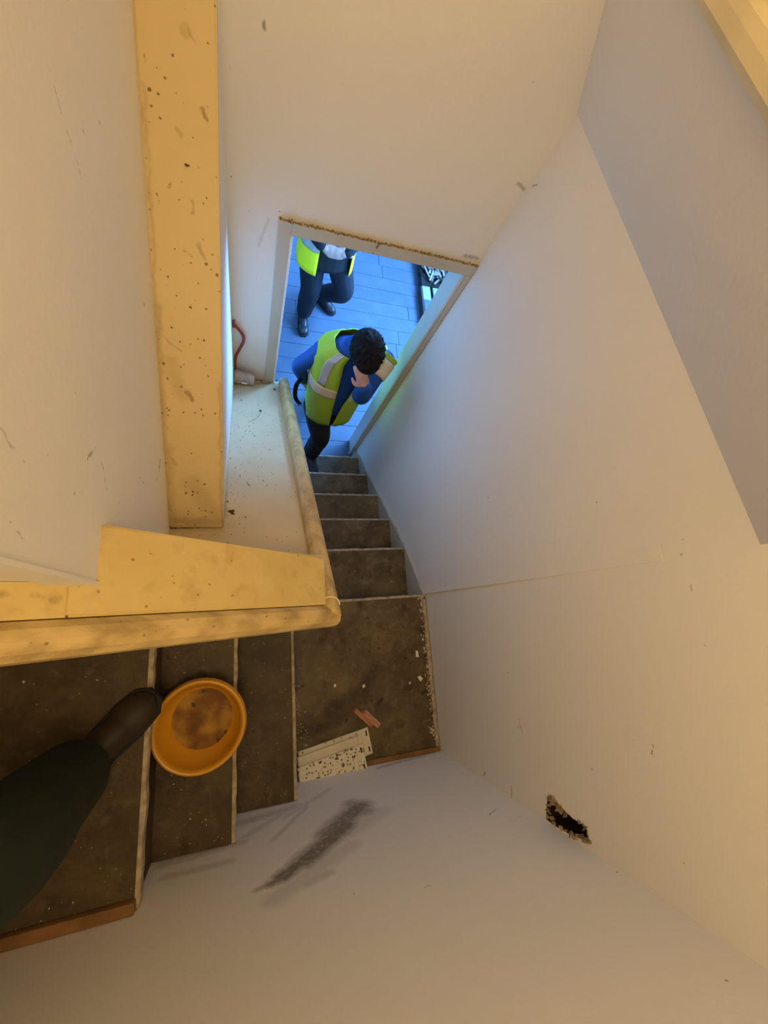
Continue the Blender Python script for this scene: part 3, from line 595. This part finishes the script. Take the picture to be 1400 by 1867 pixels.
panel((-0.478, 0.070), 0.275, 0.105, A, 0.002, 'cream plastic panel at the bottom of the stack, farthest from the wall', M['upvc_clean'])
panel((-0.490, 0.052), 0.262, 0.105, A, 0.013, 'thin cream plastic panel sandwiched in the middle of the stack', M['upvc_clean'], False)
panel((-0.497, 0.018), 0.250, 0.105, A, 0.024, 'black-spattered cream plastic panel on top of the stack', M['upvc'], True)

# broken red clay pieces
def clay(c, ang, L, W, Hh, label, notch):
    o = empty('broken_clay_piece', (*c, 0.001), label=label, category='rubble', group='broken red pieces on the landing')
    T = Matrix.Translation((*c, 0.001)) @ Euler((0, 0, ang)).to_matrix().to_4x4()
    bm = hull([[(-L / 2, -W / 2, 0), (L / 2, -W / 2 * .9, 0), (L / 2 * .96, W / 2, 0), (-L / 2, W / 2 * .9, 0), (-L / 2 * .9, -W / 2 * .9, Hh), (L / 2 * .9, -W / 2 * .8, Hh * .9), (L / 2 * .88, W / 2 * .8, Hh), (-L / 2 * .93, W / 2 * .8, Hh * .95)]])
    bm.transform(T); obj('block', bm, M['brick'], o)
    bm = hull([[(-L / 2 * .92, y, Hh * .9), (L / 2 * .92, y, Hh * .88), (-L / 2 * .9, y + notch, Hh * .95), (L / 2 * .86, y + notch, Hh * .9), (-L / 2 * .85, y + notch / 2, Hh + .006), (L / 2 * .82, y + notch / 2, Hh + .005)] for y in (W * -.42, W * .12)])
    bm.transform(T); obj('pink_ridge', bm, M['pink'], o)
clay((-0.345, 0.186), -0.78, 0.108, 0.022, 0.016, 'narrow broken brick-red piece on the side nearer the left steps', 0.006)
clay((-0.313, 0.178), -0.80, 0.098, 0.026, 0.026, 'wider pale-ridged broken red piece on the landing', 0.009)

# plaster chips on the landing
for i, (x, y, w, h, a, lb) in enumerate((
        (-0.071, 0.417, .016, .034, .15, 'larger cream plaster chip by the right wall, nearer the lower flight'),
        (-0.066, 0.309, .022, .026, .9, 'squarish cream plaster chip by the right wall, nearer the back wall'),
        (-0.118, 0.296, .010, .010, .3, 'tiny white plaster chip left of the squarish chip'),
        (-0.335, 0.310, .016, .013, .6, 'pale plaster chip in the middle of the dark landing stain'),
        (-0.462, 0.328, .013, .014, .2, 'small round plaster crumb on the left part of the landing'))):
    bm = hull([[(-w, -h * .8, 0), (w * .7, -h, 0), (w, h * .6, 0), (-w * .3, h, 0), (-w * .9, -h * .7, .004), (w * .6, -h * .9, .005), (w * .9, h * .5, .004), (-w * .3, h * .9, .005)]])
    bmesh.ops.scale(bm, vec=(.5, .5, 1), verts=bm.verts)
    bm.transform(Matrix.Translation((x, y, 0.0005)) @ Euler((0, 0, a)).to_matrix().to_4x4())
    obj('plaster_chip', bm, M['chip'], label=lb, category='plaster chip', group='plaster chips on the landing')
# crumbs nobody would count
def scatter(name, n, fn, m, r0, r1, label, flat=.5, seed=1):
    rr = random.Random(seed); bm = bmesh.new()
    for i in range(n):
        p = fn(rr); lump(bm, p, rr.uniform(r0, r1) * rr.uniform(.5, 1), flat, rr)
    return obj(name, bm, m, kind='stuff', label=label, category='debris')
scatter('plaster_dust', 330, lambda r: (-0.012 - abs(r.gauss(0, .013)), r.uniform(.03, .68) if r.random() < .8 else r.uniform(.6, .68), 0.010 if r.random() < .5 else 0.0), M['palecrumb'], .002, .011, 'pale plaster crumbs along the right wall of the landing', .5, 3)
scatter('dark_grit', 220, lambda r: (-0.03 - abs(r.gauss(0, .09)), r.uniform(.05, .6), 0.0), M['crumb'], .001, .005, 'dark grit on the right half of the landing', .4, 5)
scatter('white_grit', 190, lambda r: (-0.645 + abs(r.gauss(0, .03)), 0.05 + abs(r.gauss(0, .16)), 0.0), M['palecrumb'], .001, .005, 'pale grit along the foot of the upper flight', .5, 7)
def on_steps(r):
    k = r.randrange(1, 6); y0, y1 = NOSE[k - 1], NOSE[k] - .015
    x = -.02 - abs(r.gauss(0, .014)) if r.random() < .6 else r.uniform(-.5, -.03)
    return (x, r.uniform(y0, y1), -k * RISE)
scatter('step_grit', 160, on_steps, M['crumb'], .001, .006, 'dark grit in the corners of the lower steps', .5, 8)
scatter('step_plaster', 60, on_steps, M['palecrumb'], .001, .005, 'pale plaster specks on the lower steps', .5, 9)
def on_upper(r):
    k = r.randrange(0, 3); x0, x1 = ((-.83, -.665), (-1.03, -.865), (-1.45, -1.07))[k]
    y = abs(r.gauss(0, .05)) + .01 if r.random() < .5 else r.uniform(.02, .6)
    return (r.uniform(x0, x1), y, RISE * (k + 1))
scatter('upper_grit', 60, on_upper, M['palecrumb'], .001, .0045, 'pale specks on the dark upper steps', .5, 10)

# crumpled cup and red cable at the far end of the ledge
LZ = led(1.82)
cup = empty('crumpled_cup', (-0.835, 1.822, LZ), label='crumpled grey paper cup lying on its side at the end of the ledge', category='cup')
bm = bmesh.new(); n = 24; rings = []
rr = random.Random(12)
for i, t in enumerate([0, .03, .2, .4, .6, .8, .97, 1.0]):
    r = 0.036 - .006 * t
    ring = []
    for k in range(n):
        a = 2 * PI * k / n
        q = r * (1 + (0.16 * mnoise.noise(Vector((t * 5, math.cos(a) * 1.6, math.sin(a) * 1.6))) if 0 < i else .03 * math.sin(2 * a)))
        ring.append(bm.verts.new((-0.05 + t * .098, q * math.cos(a) * .95, .034 + q * math.sin(a))))
    rings.append(ring)
for a, b in zip(rings, rings[1:]):
    for k in range(n): bm.faces.new((a[k], a[(k + 1) % n], b[(k + 1) % n], b[k]))
bm.faces.new(rings[-1])
inner = [bm.verts.new((-0.05, v.co.y * .92, .034 + (v.co.z - .034) * .92)) for v in rings[0]]
deep = [bm.verts.new((0.035, v.co.y * .7, .034 + (v.co.z - .034) * .7)) for v in inner]
for k in range(n):
    bm.faces.new((rings[0][k], inner[k], inner[(k + 1) % n], rings[0][(k + 1) % n])); bm.faces.new((inner[k], deep[k], deep[(k + 1) % n], inner[(k + 1) % n]))
bm.faces.new(deep)
TC = Matrix.Translation(cup.location) @ Euler((0.7, 0, -0.06)).to_matrix().to_4x4() @ Matrix.Translation((0, 0, 0))
TC = Matrix.Translation(Vector(cup.location) + Vector((0, 0, .006))) @ Euler((0, 0, -0.10)).to_matrix().to_4x4()
bm.transform(TC); obj('cup_wall', bm, M['cup'], cup, smooth=True)
bm = bmesh.new(); box(bm, (-.012, -.036, .030), (.014, -.030, .044), rot=(0.3, 0, 0)); bm.transform(TC)
obj('white_label', bm, M['paper'], cup)
pth = bez([(-0.886, 1.862, .236), (-0.872, 1.858, .226), (-0.846, 1.858, .178), (-0.842, 1.858, .130), (-0.862, 1.858, .06), (-0.878, 1.858, 0.0), (-0.880, 1.856, -.07), (-0.880, 1.850, led(1.85) + .006)], 6)
cb = obj('red_cable', tube(pth, .0065, 10), M['cable'], smooth=True, label='curved red cable looping out of the wall corner above the crumpled cup', category='cable')
obj('cable_clip', boxes(((-0.8865, 1.852, .222), (-0.876, 1.872, .250)), bevel=.002), M['cable'], cb)

# ------------------------------------------------------------------ pallet and rubbish in the lower room
pl = empty('wooden_pallet', (1.35, 3.55, FL), label='low blue-grey pallet on the floor beyond the door', category='pallet')
for i in range(8):
    x = 0.768 + i * .112
    obj('slat', boxes(((x, 3.25, FL + .05), (x + .082, 4.40, FL + .07)), bevel=.003), M['pallet'], pl)
for y in (3.27, 3.8, 4.32): obj('bearer', boxes(((0.77, y, FL + .001), (1.64, y + .07, FL + .05)), bevel=.003), M['scrap'][3], pl)
sh = obj('plywood_sheet', boxes(((0.762, 3.00, FL + .0705), (1.66, 3.455, FL + .083)), bevel=.002), M['plank'][1], label='blue-tinted sheet lying over the near end of the pallet', category='sheet')
obj('edge_strip', boxes(((0.745, 3.00, FL + .003), (0.7615, 3.60, FL + .080)), bevel=.002), M['scrap'][3], sh)
obj('rubbish_tray', boxes(((0.757, 3.62, FL + .0705), (1.64, 4.38, FL + .085)), bevel=.004), M['rubble'], label='dark tray full of splintered wood on the pallet', category='tray')
rr = random.Random(21)
for i in range(90):
    L = rr.uniform(.05, .14); w = rr.uniform(.012, .030); t = rr.uniform(.005, .012)
    x, y = rr.uniform(.79, 1.10), rr.uniform(3.65, 4.02)
    bm = bmesh.new(); box(bm, (-L / 2, -w / 2, -t / 2), (L / 2, w / 2, t / 2), rot=(rr.uniform(-.25, .25), rr.uniform(-.25, .25), rr.uniform(0, PI)))
    bmesh.ops.translate(bm, vec=(x, y, FL + .106 + .045 * rr.random()), verts=bm.verts)
    obj('wood_offcut', bm, M['scrap'][rr.choice((0, 0, 1, 2, 2, 3))], label='splintered grey wood offcut heaped in the dark tray beyond the door', category='wood offcut', group='wood offcuts in the tray')

# ------------------------------------------------------------------ people
def remeshed(name, bm, voxel, it=4):
    me = bpy.data.meshes.new(name); bmesh.ops.recalc_face_normals(bm, faces=bm.faces); bm.to_mesh(me); bm.free()
    o = bpy.data.objects.new('tmp', me); COL.objects.link(o)
    md = o.modifiers.new('r', 'REMESH'); md.mode = 'VOXEL'; md.voxel_size = voxel
    sm = o.modifiers.new('s', 'SMOOTH'); sm.iterations = it; sm.factor = 0.5
    dg = bpy.context.evaluated_depsgraph_get()
    new = bpy.data.meshes.new_from_object(o.evaluated_get(dg))
    bpy.data.objects.remove(o); new.name = name
    for p in new.polygons: p.use_smooth = True
    return new
def ball(bm, c, r, rot=None, seg=16):
    rad = Vector(r) if isinstance(r, (tuple, list, Vector)) else Vector((r, r, r)); c = Vector(c)
    def P(x, y, z):
        p = Vector((x * rad.x, y * rad.y, z * rad.z)); return bm.verts.new((rot @ p if rot else p) + c)
    m = seg // 2 + 1; a, z = P(0, 0, -1), P(0, 0, 1); rings = []
    for i in range(1, m):
        t = -PI / 2 + PI * i / m
        rings.append([P(math.cos(t) * math.cos(2 * PI * k / seg), math.cos(t) * math.sin(2 * PI * k / seg), math.sin(t)) for k in range(seg)])
    for k in range(seg):
        bm.faces.new((a, rings[0][(k + 1) % seg], rings[0][k])); bm.faces.new((z, rings[-1][k], rings[-1][(k + 1) % seg]))
    for r0, r1 in zip(rings, rings[1:]):
        for k in range(seg): bm.faces.new((r0[k], r0[(k + 1) % seg], r1[(k + 1) % seg], r1[k]))
def limb(bm, chain, seg=14):
    """chain of (point, radius): one tapered rounded limb"""
    pts = bez([c[0] for c in chain], 5); n = len(pts); rad = []
    for i in range(n):
        u = i / (n - 1) * (len(chain) - 1); k = min(int(u), len(chain) - 2)
        rad.append(chain[k][1] + (chain[k + 1][1] - chain[k][1]) * (u - k))
    tube(pts, rad, seg, bm)
    ball(bm, chain[0][0], chain[0][1], seg=12); ball(bm, chain[-1][0], chain[-1][1], seg=12)
def sect(S, t):
    u = t * (len(S) - 1); k = min(int(u), len(S) - 2); f = u - k
    a, b = S[k], S[k + 1]
    return tuple(a[i] + (b[i] - a[i]) * f for i in range(5))   # cx, cy, z, a, b
def torso_pt(S, t, phi, off=0.0):
    cx, cy, z, a, b = sect(S, t); s, c = math.sin(phi), -math.cos(phi)
    e = 0.85
    return Vector((cx + (a + off) * math.copysign(abs(s) ** e, s), cy + (b + off) * math.copysign(abs(c) ** e, c), z + off * (0.9 if t > .88 else 0)))
def loft_torso(bm, S, off=0.0, n=24, steps=22):
    rings = [[bm.verts.new(torso_pt(S, i / steps, 2 * PI * k / n, off)) for k in range(n)] for i in range(steps + 1)]
    for a, b in zip(rings, rings[1:]):
        for k in range(n): bm.faces.new((a[k], a[(k + 1) % n], b[(k + 1) % n], b[k]))
    bm.faces.new(rings[0][::-1]); bm.faces.new(rings[-1])
def cloth(S, t0, t1, f0, f1, off, thick=0.004, n=40, m=26, wav=0.003, seed=0):
    """a patch of the vest: t (hem to shoulder) x phi; f0, f1 may be functions of t"""
    bm = bmesh.new(); G = []
    for i in range(m + 1):
        t = t0 + (t1 - t0) * i / m; a = f0(t) if callable(f0) else f0; b = f1(t) if callable(f1) else f1
        row = []
        for k in range(n + 1):
            phi = a + (b - a) * k / n
            w = wav * mnoise.noise(Vector((math.sin(phi) * 4, math.cos(phi) * 4 + seed, t * 5)))
            row.append(torso_pt(S, t, phi, off + w))
        G.append(row)
    top = [[bm.verts.new(p) for p in r] for r in G]
    for i in range(m):
        for k in range(n): bm.faces.new((top[i][k], top[i][k + 1], top[i + 1][k + 1], top[i + 1][k]))
    bmesh.ops.recalc_face_normals(bm, faces=bm.faces)
    bmesh.ops.solidify(bm, geom=bm.faces[:], thickness=-thick)
    return bm
def frame(f, n):
    f = Vector(f).normalized(); s = f.cross(Vector(n)).normalized(); n = s.cross(f).normalized()
    return f, s, n
def hand(bm, wrist, f, nrm, side=1, curl=0.8, s=0.9):
    """palm, four curled fingers of unequal length and a side thumb; nrm = back of the hand"""
    f, sd, n = frame(f, nrm); sd = sd * side; w = Vector(wrist)
    rot = Matrix((sd, f, n)).transposed()
    ball(bm, w + f * .045 * s, (.040 * s, .050 * s, .016 * s), rot)
    limb(bm, [(w - f * .02, .026 * s), (w + f * .02 * s, .025 * s)], 10)
    for j, (o, L) in enumerate(((-.030, .88), (-.010, 1.0), (.010, .94), (.029, .74))):
        p = w + f * .082 * s + sd * o * s; d = f.copy(); ch = [(p - f * .02 * s, .0095 * s)]
        for q, l in enumerate((.042, .027, .022)):
            a = curl * (.55, .9, .6)[q]
            ax = sd * side
            d = (Matrix.Rotation(-a * side, 3, sd) @ d) if True else d
            if d.dot(n) > f.dot(n) + .01 and q == 0: d = Matrix.Rotation(2 * a * side, 3, sd) @ d
            p = p + d * l * L * s; ch.append((p, (.009, .0083, .0075)[q] * s))
        limb(bm, ch, 8)
    p = w + f * .022 * s - sd * .030 * s
    limb(bm, [(p, .013 * s), (p + (f * .6 - sd * .8).normalized() * .032 * s, .011 * s), (p + (f * .9 - sd * .5 - n * .3).normalized() * .06 * s, .009 * s)], 8)
def head(bm, H, face, up, s=1.0):
    fw, sd, u = None, None, None
    d = Vector(face).normalized(); sd = d.cross(Vector(up)).normalized(); u = sd.cross(d).normalized()
    rot = Matrix((sd, d, u)).transposed(); H = Vector(H)
    def at(x, y, z): return H + sd * x * s + d * y * s + u * z * s
    ball(bm, H, (.074 * s, .094 * s, .105 * s), rot)
    ball(bm, at(0, .028, -.055), (.056 * s, .062 * s, .062 * s), rot)       # jaw
    ball(bm, at(0, .060, -.098), (.024 * s, .022 * s, .018 * s), rot)       # chin
    limb(bm, [(at(0, .088, .0), .008 * s), (at(0, .106, -.032), .013 * s)], 8)      # nose
    ball(bm, at(0, .088, .022), (.045 * s, .014 * s, .008 * s), rot)        # brow
    ball(bm, at(0, .087, -.062), (.024 * s, .012 * s, .006 * s), rot)       # lips
    ball(bm, at(0, .085, -.072), (.021 * s, .012 * s, .006 * s), rot)
    for q in (-1, 1): ball(bm, at(q * .075, -.012, -.012), (.010 * s, .020 * s, .030 * s), rot)   # ears
    return at, rot
def hairpiece(at, rot, s, seed=1):
    bm = bmesh.new()
    ball(bm, at(0, -.016, .020), (.083 * s, .100 * s, .100 * s), rot, 20)
    ball(bm, at(0, .035, .062), (.066 * s, .060 * s, .046 * s), rot)
    ball(bm, at(0, -.050, -.035), (.066 * s, .050 * s, .060 * s), rot)
    rr = random.Random(seed)
    for i in range(260):
        a = rr.uniform(0, 2 * PI); z = rr.uniform(-.3, 1.0); q = math.sqrt(max(0, 1 - z * z))
        if math.sin(a) * q > .55 and z < .55: continue
        p0 = at(q * math.cos(a) * .078, -.014 + q * math.sin(a) * .095, .020 + z * .094)
        dirv = (p0 - at(0, -.03, .075)); out = (p0 - at(0, -.016, .02)).normalized()
        dirv = (dirv - out * dirv.dot(out)).normalized() if dirv.length > 1e-4 else out
        limb(bm, [(p0, .008 * s), (p0 + dirv * .022 * s + out * .004 * s, .0055 * s), (p0 + dirv * .040 * s + out * .002, .003 * s)], 6)
    return remeshed('hair', bm, .004, 2)
def boot(parent, ankle, toe_dir, s, m, length=.27, laces=False):
    a = Vector(ankle); d = Vector(toe_dir).normalized(); sd = d.cross(Vector((0, 0, 1))).normalized()
    up = sd.cross(d).normalized()
    z0 = a - up * .078 * s
    bm = bmesh.new(); rot = Matrix((sd, d, up)).transposed()
    def at(x, y, z): return z0 + sd * x * s + d * y * s + up * z * s
    limb(bm, [(at(0, 0, .15), .048 * s), (at(0, -.005, .07), .046 * s), (at(0, -.02, .045), .042 * s)])
    ball(bm, at(0, -.035, .040), (.038 * s, .045 * s, .040 * s), rot)
    ball(bm, at(0, .06, .048), (.042 * s, .085 * s, .042 * s), rot)
    ball(bm, at(0, .135, .034), (.048 * s, .065 * s, .034 * s), rot)
    q = obj('boot', remeshed('boot', bm, .006, 3), m, parent)
    out = [(-.036, -.07), (0, -.085), (.036, -.07), (.040, 0), (.040, .06), (.050, .12), (.044, .175), (.018, .202), (-.018, .202), (-.044, .175), (-.050, .12), (-.040, .06), (-.040, 0)]
    bm = hull([[at(x, y, z) for x, y in out for z in (0.0, .020)]])
    obj('sole', bm, M['sole'], q)
    if laces:
        bm = bmesh.new()
        for i in range(5):
            y = .035 + i * .019; zz = .098 - i * .009
            for q2 in (-1, 1): limb(bm, [(at(-.022 * q2, y, zz - .008), .003 * s), (at(0, y + .008, zz + .002), .003 * s), (at(.022 * q2, y + .016, zz - .012), .003 * s)], 6)
        obj('laces', bm, M['lace'], q)
    return q
def person(label, H, face, up, S, arms, legs, s=0.92, jm='jacket', tm='trousers', bmn='boot', hair=True, vox=.0055, sl=.05, leg=.075, laces=False, waist=None, sleeve=1.0, hem=.058):
    bm = bmesh.new()
    at, rot = head(bm, H, face, up, s)
    top = sect(S, 1.0); nb = Vector((top[0], top[1], top[2] - .02))
    limb(bm, [(nb, .052 * s), (at(0, -.015, -.06), .050 * s)])
    loft_torso(bm, S, -.025, 18, 12)
    for A in arms:
        sh, el, wr = (Vector(A[k]) for k in ('sh', 'el', 'wr'))
        limb(bm, [(sh, .04 * s), (el, .034 * s), (wr, .024 * s)], 10)
        hand(bm, wr + (wr - el).normalized() * .012, A['f'], A['n'], A.get('side', 1), A.get('curl', .8), s * A.get('hs', 1.0))
    for Lg in legs:
        limb(bm, [(Lg['hip'], .062 * s), (Lg['knee'], .046 * s), (Lg['ank'], .032 * s)], 10)
    o = obj('person', remeshed('person', bm, vox, 2), M['skin'], label=label, category='person')
    # eyes
    for q in (-1, 1):
        b2 = bmesh.new(); ball(b2, at(q * .031, .083, .004), .011 * s, seg=10); obj('eye', b2, M['eye'], o, smooth=True)
    if hair: obj('hair', hairpiece(at, rot, s), M['hair'], o)
    bm = bmesh.new(); loft_torso(bm, S, -.006)
    for A in arms:
        sh, el, wr = (Vector(A[k]) for k in ('sh', 'el', 'wr')); sleeve = A.get('r', 1.0)
        limb(bm, [(sh, sl * 1.22 * sleeve), (sh.lerp(el, .5), sl * 1.08 * sleeve), (el, sl * 1.0 * sleeve), (el.lerp(wr, .5), sl * .9 * sleeve), (wr, sl * .74 * sleeve)])
        ball(bm, sh, sl * 1.3 * sleeve)
    limb(bm, [(nb - Vector((0, 0, .03)), .075 * s), (nb + Vector((0, 0, .02)), .066 * s)])
    obj('jacket', remeshed('jacket', bm, .007, 3), M[jm], o)
    bm = bmesh.new(); hp = (Vector(legs[0]['hip']) + Vector(legs[1]['hip'])) / 2
    b0 = sect(S, 0.0)
    ball(bm, hp + Vector((0, 0, .03)), (b0[3] * .97, b0[4] * 1.0, .12))
    ball(bm, hp - Vector((0, 0, .05)), (b0[3] * .93, b0[4] * .95, .085))
    for Lg in legs:
        h, k, a = (Vector(Lg[q]) for q in ('hip', 'knee', 'ank'))
        limb(bm, [(h, leg * 1.12), (h.lerp(k, .5), leg * 1.02), (k, leg * .86), (k.lerp(a, .45), leg * .84), (k.lerp(a, .93), hem)])
    obj('trousers', remeshed('trousers', bm, .008, 4), M[tm], o)
    for i, Lg in enumerate(legs): boot(o, Lg['ank'], Lg['toe'], Lg.get('s', s * .95), M[bmn], laces=laces)
    return o, at

# --- person on the bottom step, head bowed, hand raised to the face
S1 = [(-0.345, 1.870, -0.385, .136, .116), (-0.345, 1.875, -0.20, .144, .112), (-0.335, 1.890, -0.02, .163, .115), (-0.322, 1.895, 0.08, .176, .108),
      (-0.318, 1.885, 0.150, .165, .092), (-0.316, 1.872, 0.195, .100, .070)]
p1, at1 = person('person in lime hi-vis vest over blue jacket on the bottom step, head bowed',
    (-0.302, 1.792, 0.262), (0.02, -0.72, -0.69), (0, -0.6, 0.8), S1,
    [dict(sh=(-0.470, 1.895, 0.095), el=(-0.565, 1.905, -0.075), wr=(-0.520, 1.93, -0.235), f=(0.3, .1, -.9), n=(-1, -.2, 0), side=-1, curl=.5, r=.80),
     dict(sh=(-0.165, 1.870, 0.110), el=(-0.262, 1.715, 0.025), wr=(-0.292, 1.672, 0.165), f=(-0.35, 0.25, 0.75), n=(0.1, -.9, .35), side=1, curl=1.0, hs=.86)],
    [dict(hip=(-0.425, 1.860, -0.38), knee=(-0.375, 1.735, -0.56), ank=(-0.385, 1.755, -0.872), toe=(0.10, -1, 0)),
     dict(hip=(-0.285, 1.880, -0.38), knee=(-0.262, 2.02, -0.70), ank=(-0.25, 2.32, -1.045), toe=(0.0, -1, -0.30))],
    s=.92, sl=.050, leg=.073, hem=.060)
g0 = lambda t: 0.06 + 0.34 * t
g1 = lambda t: 2 * PI - 0.02 - 0.36 * t
v1 = obj('hi_vis_vest', cloth(S1, -0.02, 0.985, g0, g1, .012, seed=1, wav=.005), M['vest'], p1, smooth=True)
obj('reflective_band', cloth(S1, 0.285, 0.375, lambda t: g0(t) + .02, lambda t: g1(t) - .02, .0175, .002, 40, 5, .005, 1), M['band_warm_lit'], v1, smooth=True)
obj('reflective_band', cloth(S1, 0.385, 0.985, 2 * PI - 0.86, 2 * PI - 0.56, .0180, .002, 8, 20, .005, 1), M['band'], v1, smooth=True)
obj('reflective_band', cloth(S1, 0.385, 0.985, 0.56, 0.86, .0180, .002, 8, 20, .005, 1), M['band_warm_lit'], v1, smooth=True)
# broad tape of the vest over the left shoulder
def sleeve_tape(sh, el, t0, t1, r, m):
    sh, el = Vector(sh), Vector(el); n = 20
    bm = tube([sh.lerp(el, t0 + (t1 - t0) * i / 5) for i in range(6)], [r * (1.04 - .03 * i) for i in range(6)], n)
    return obj('shoulder_tape', bm, m, v1, smooth=True)
sleeve_tape((-0.165, 1.870, 0.110), (-0.262, 1.715, 0.025), -.02, .42, .0675, M['band_warm_lit'])
sleeve_tape((-0.165, 1.870, 0.110), (-0.262, 1.715, 0.025), -.16, -.02, .0690, M['vest'])
STRAP = [(-0.55, 1.86, -0.118), (-0.567, 1.86, -0.193), (-0.562, 1.86, -0.293), (-0.545, 1.86, -0.353), (-0.521, 1.86, -0.394)]
pts = bez(STRAP, 6)
obj('strap', sweep([(-.012, -.003), (.012, -.003), (.012, .003), (-.012, .003)], pts, (0, 1, 0.2)), M['strap'], p1)

# --- person standing in the lower room
S2 = [(-0.325, 2.985, -0.395, .172, .128), (-0.325, 2.99, -0.22, .165, .120), (-0.325, 3.00, -0.02, .178, .122), (-0.325, 3.01, 0.13, .190, .112), (-0.325, 3.00, 0.215, .170, .09), (-0.325, 2.99, 0.262, .100, .07)]
p2, at2 = person('person in dark trousers and bright lime vest standing on the blue floor beyond the doorway',
    (-0.325, 2.96, 0.405), (0, -.95, -.3), (0, -.3, .95), S2,
    [dict(sh=(-0.495, 3.01, 0.165), el=(-0.545, 2.97, -0.09), wr=(-0.395, 2.845, -0.175), f=(0.85, -.2, -.1), n=(0, -.9, .3), side=1, curl=.7),
     dict(sh=(-0.155, 3.01, 0.165), el=(-0.110, 2.97, -0.09), wr=(-0.225, 2.835, -0.180), f=(-0.85, -.1, -.05), n=(0, -.9, .3), side=-1, curl=.7)],
    [dict(hip=(-0.410, 2.995, -0.34), knee=(-0.385, 2.955, -0.66), ank=(-0.378, 3.085, -1.064), toe=(0.02, -1, 0)),
     dict(hip=(-0.240, 2.995, -0.34), knee=(-0.135, 2.985, -0.66), ank=(-0.232, 3.300, -1.064), toe=(0.72, -.70, 0))],
    s=.97, jm='shirt', sl=.05, leg=.086, laces=True, hem=.062)
h0 = lambda t: 0.95 - .3 * t
h1 = lambda t: 2 * PI - 0.30 - .1 * t
v2 = obj('hi_vis_vest', cloth(S2, -0.03, 0.985, h0, h1, .018, seed=5, wav=.006), M['vest_pale'], p2, smooth=True)
obj('reflective_band', cloth(S2, 0.165, 0.245, lambda t: h0(t) + .02, lambda t: h1(t) - .02, .0245, .002, 40, 5, .006, 5), M['band'], v2, smooth=True)
obj('reflective_band', cloth(S2, 0.27, 0.985, 2 * PI - 0.95, 2 * PI - 0.65, .0245, .002, 8, 20, .006, 5), M['band'], v2, smooth=True)

# --- the photographer's own leg and body at the lower left
S3 = [(-1.44, 0.30, 1.28, .155, .125), (-1.45, 0.29, 1.46, .150, .118), (-1.45, 0.28, 1.66, .165, .12), (-1.45, 0.28, 1.80, .180, .11), (-1.45, 0.28, 1.88, .165, .09), (-1.45, .29, 1.92, .10, .07)]
p3, at3 = person('person seen only as a dark trouser leg and brown boot on the wide upper step',
    (-1.43, 0.31, 2.06), (.7, .6, -.4), (.3, .2, .9), S3,
    [dict(sh=(-1.47, 0.44, 1.80), el=(-1.40, 0.46, 1.58), wr=(-1.30, 0.40, 1.72), f=(.4, .2, .8), n=(.2, .9, 0), side=1, curl=.6),
     dict(sh=(-1.43, 0.12, 1.80), el=(-1.38, 0.10, 1.58), wr=(-1.26, 0.16, 1.70), f=(.5, .3, .8), n=(.2, -.9, 0), side=-1, curl=.6)],
    [dict(hip=(-1.36, 0.34, 1.33), knee=(-1.165, 0.335, 1.03), ank=(-1.185, 0.325, 0.65), toe=(0.72, 0.70, 0), s=1.0),
     dict(hip=(-1.50, 0.24, 1.33), knee=(-1.49, 0.20, 0.98), ank=(-1.55, 0.16, 0.645), toe=(0.9, 0.3, 0))],
    s=.94, jm='greycloth', tm='green_trousers', bmn='brownboot', leg=.098, hem=.078, vox=.007)

# labels of the setting
SET = {'wall_right': 'long white plaster wall with a vertical joint and a broken hole', 'wall_back': 'white plaster wall with a black scuff stain beside the upper steps',
       'wall_front': 'white plaster wall around the open doorway', 'wall_left': 'scuffed white plaster wall left of the cream timber', 'ceiling': 'white ceiling over the stairwell',
       'wall_bulkhead': 'sloping plaster bulkhead with a cream top edge at upper right', 'door_1': 'cream painted door frame without a door', 'floor': 'blue painted floorboards of the lower room',
       'trim_1': 'pale plaster bead at the end of the left wall', 'window_1': 'near window of the lower room', 'window_2': 'far high window of the lower room', 'wall_landing': 'white wall at the head of the stairs',
       'wall_outer_left': 'left wall of the lower room', 'wall_outer_right': 'right wall of the lower room with the window', 'wall_far': 'far wall of the lower room', 'ceiling_lower': 'ceiling of the lower room'}
for k, v in SET.items():
    if k in bpy.data.objects: bpy.data.objects[k]['label'] = v
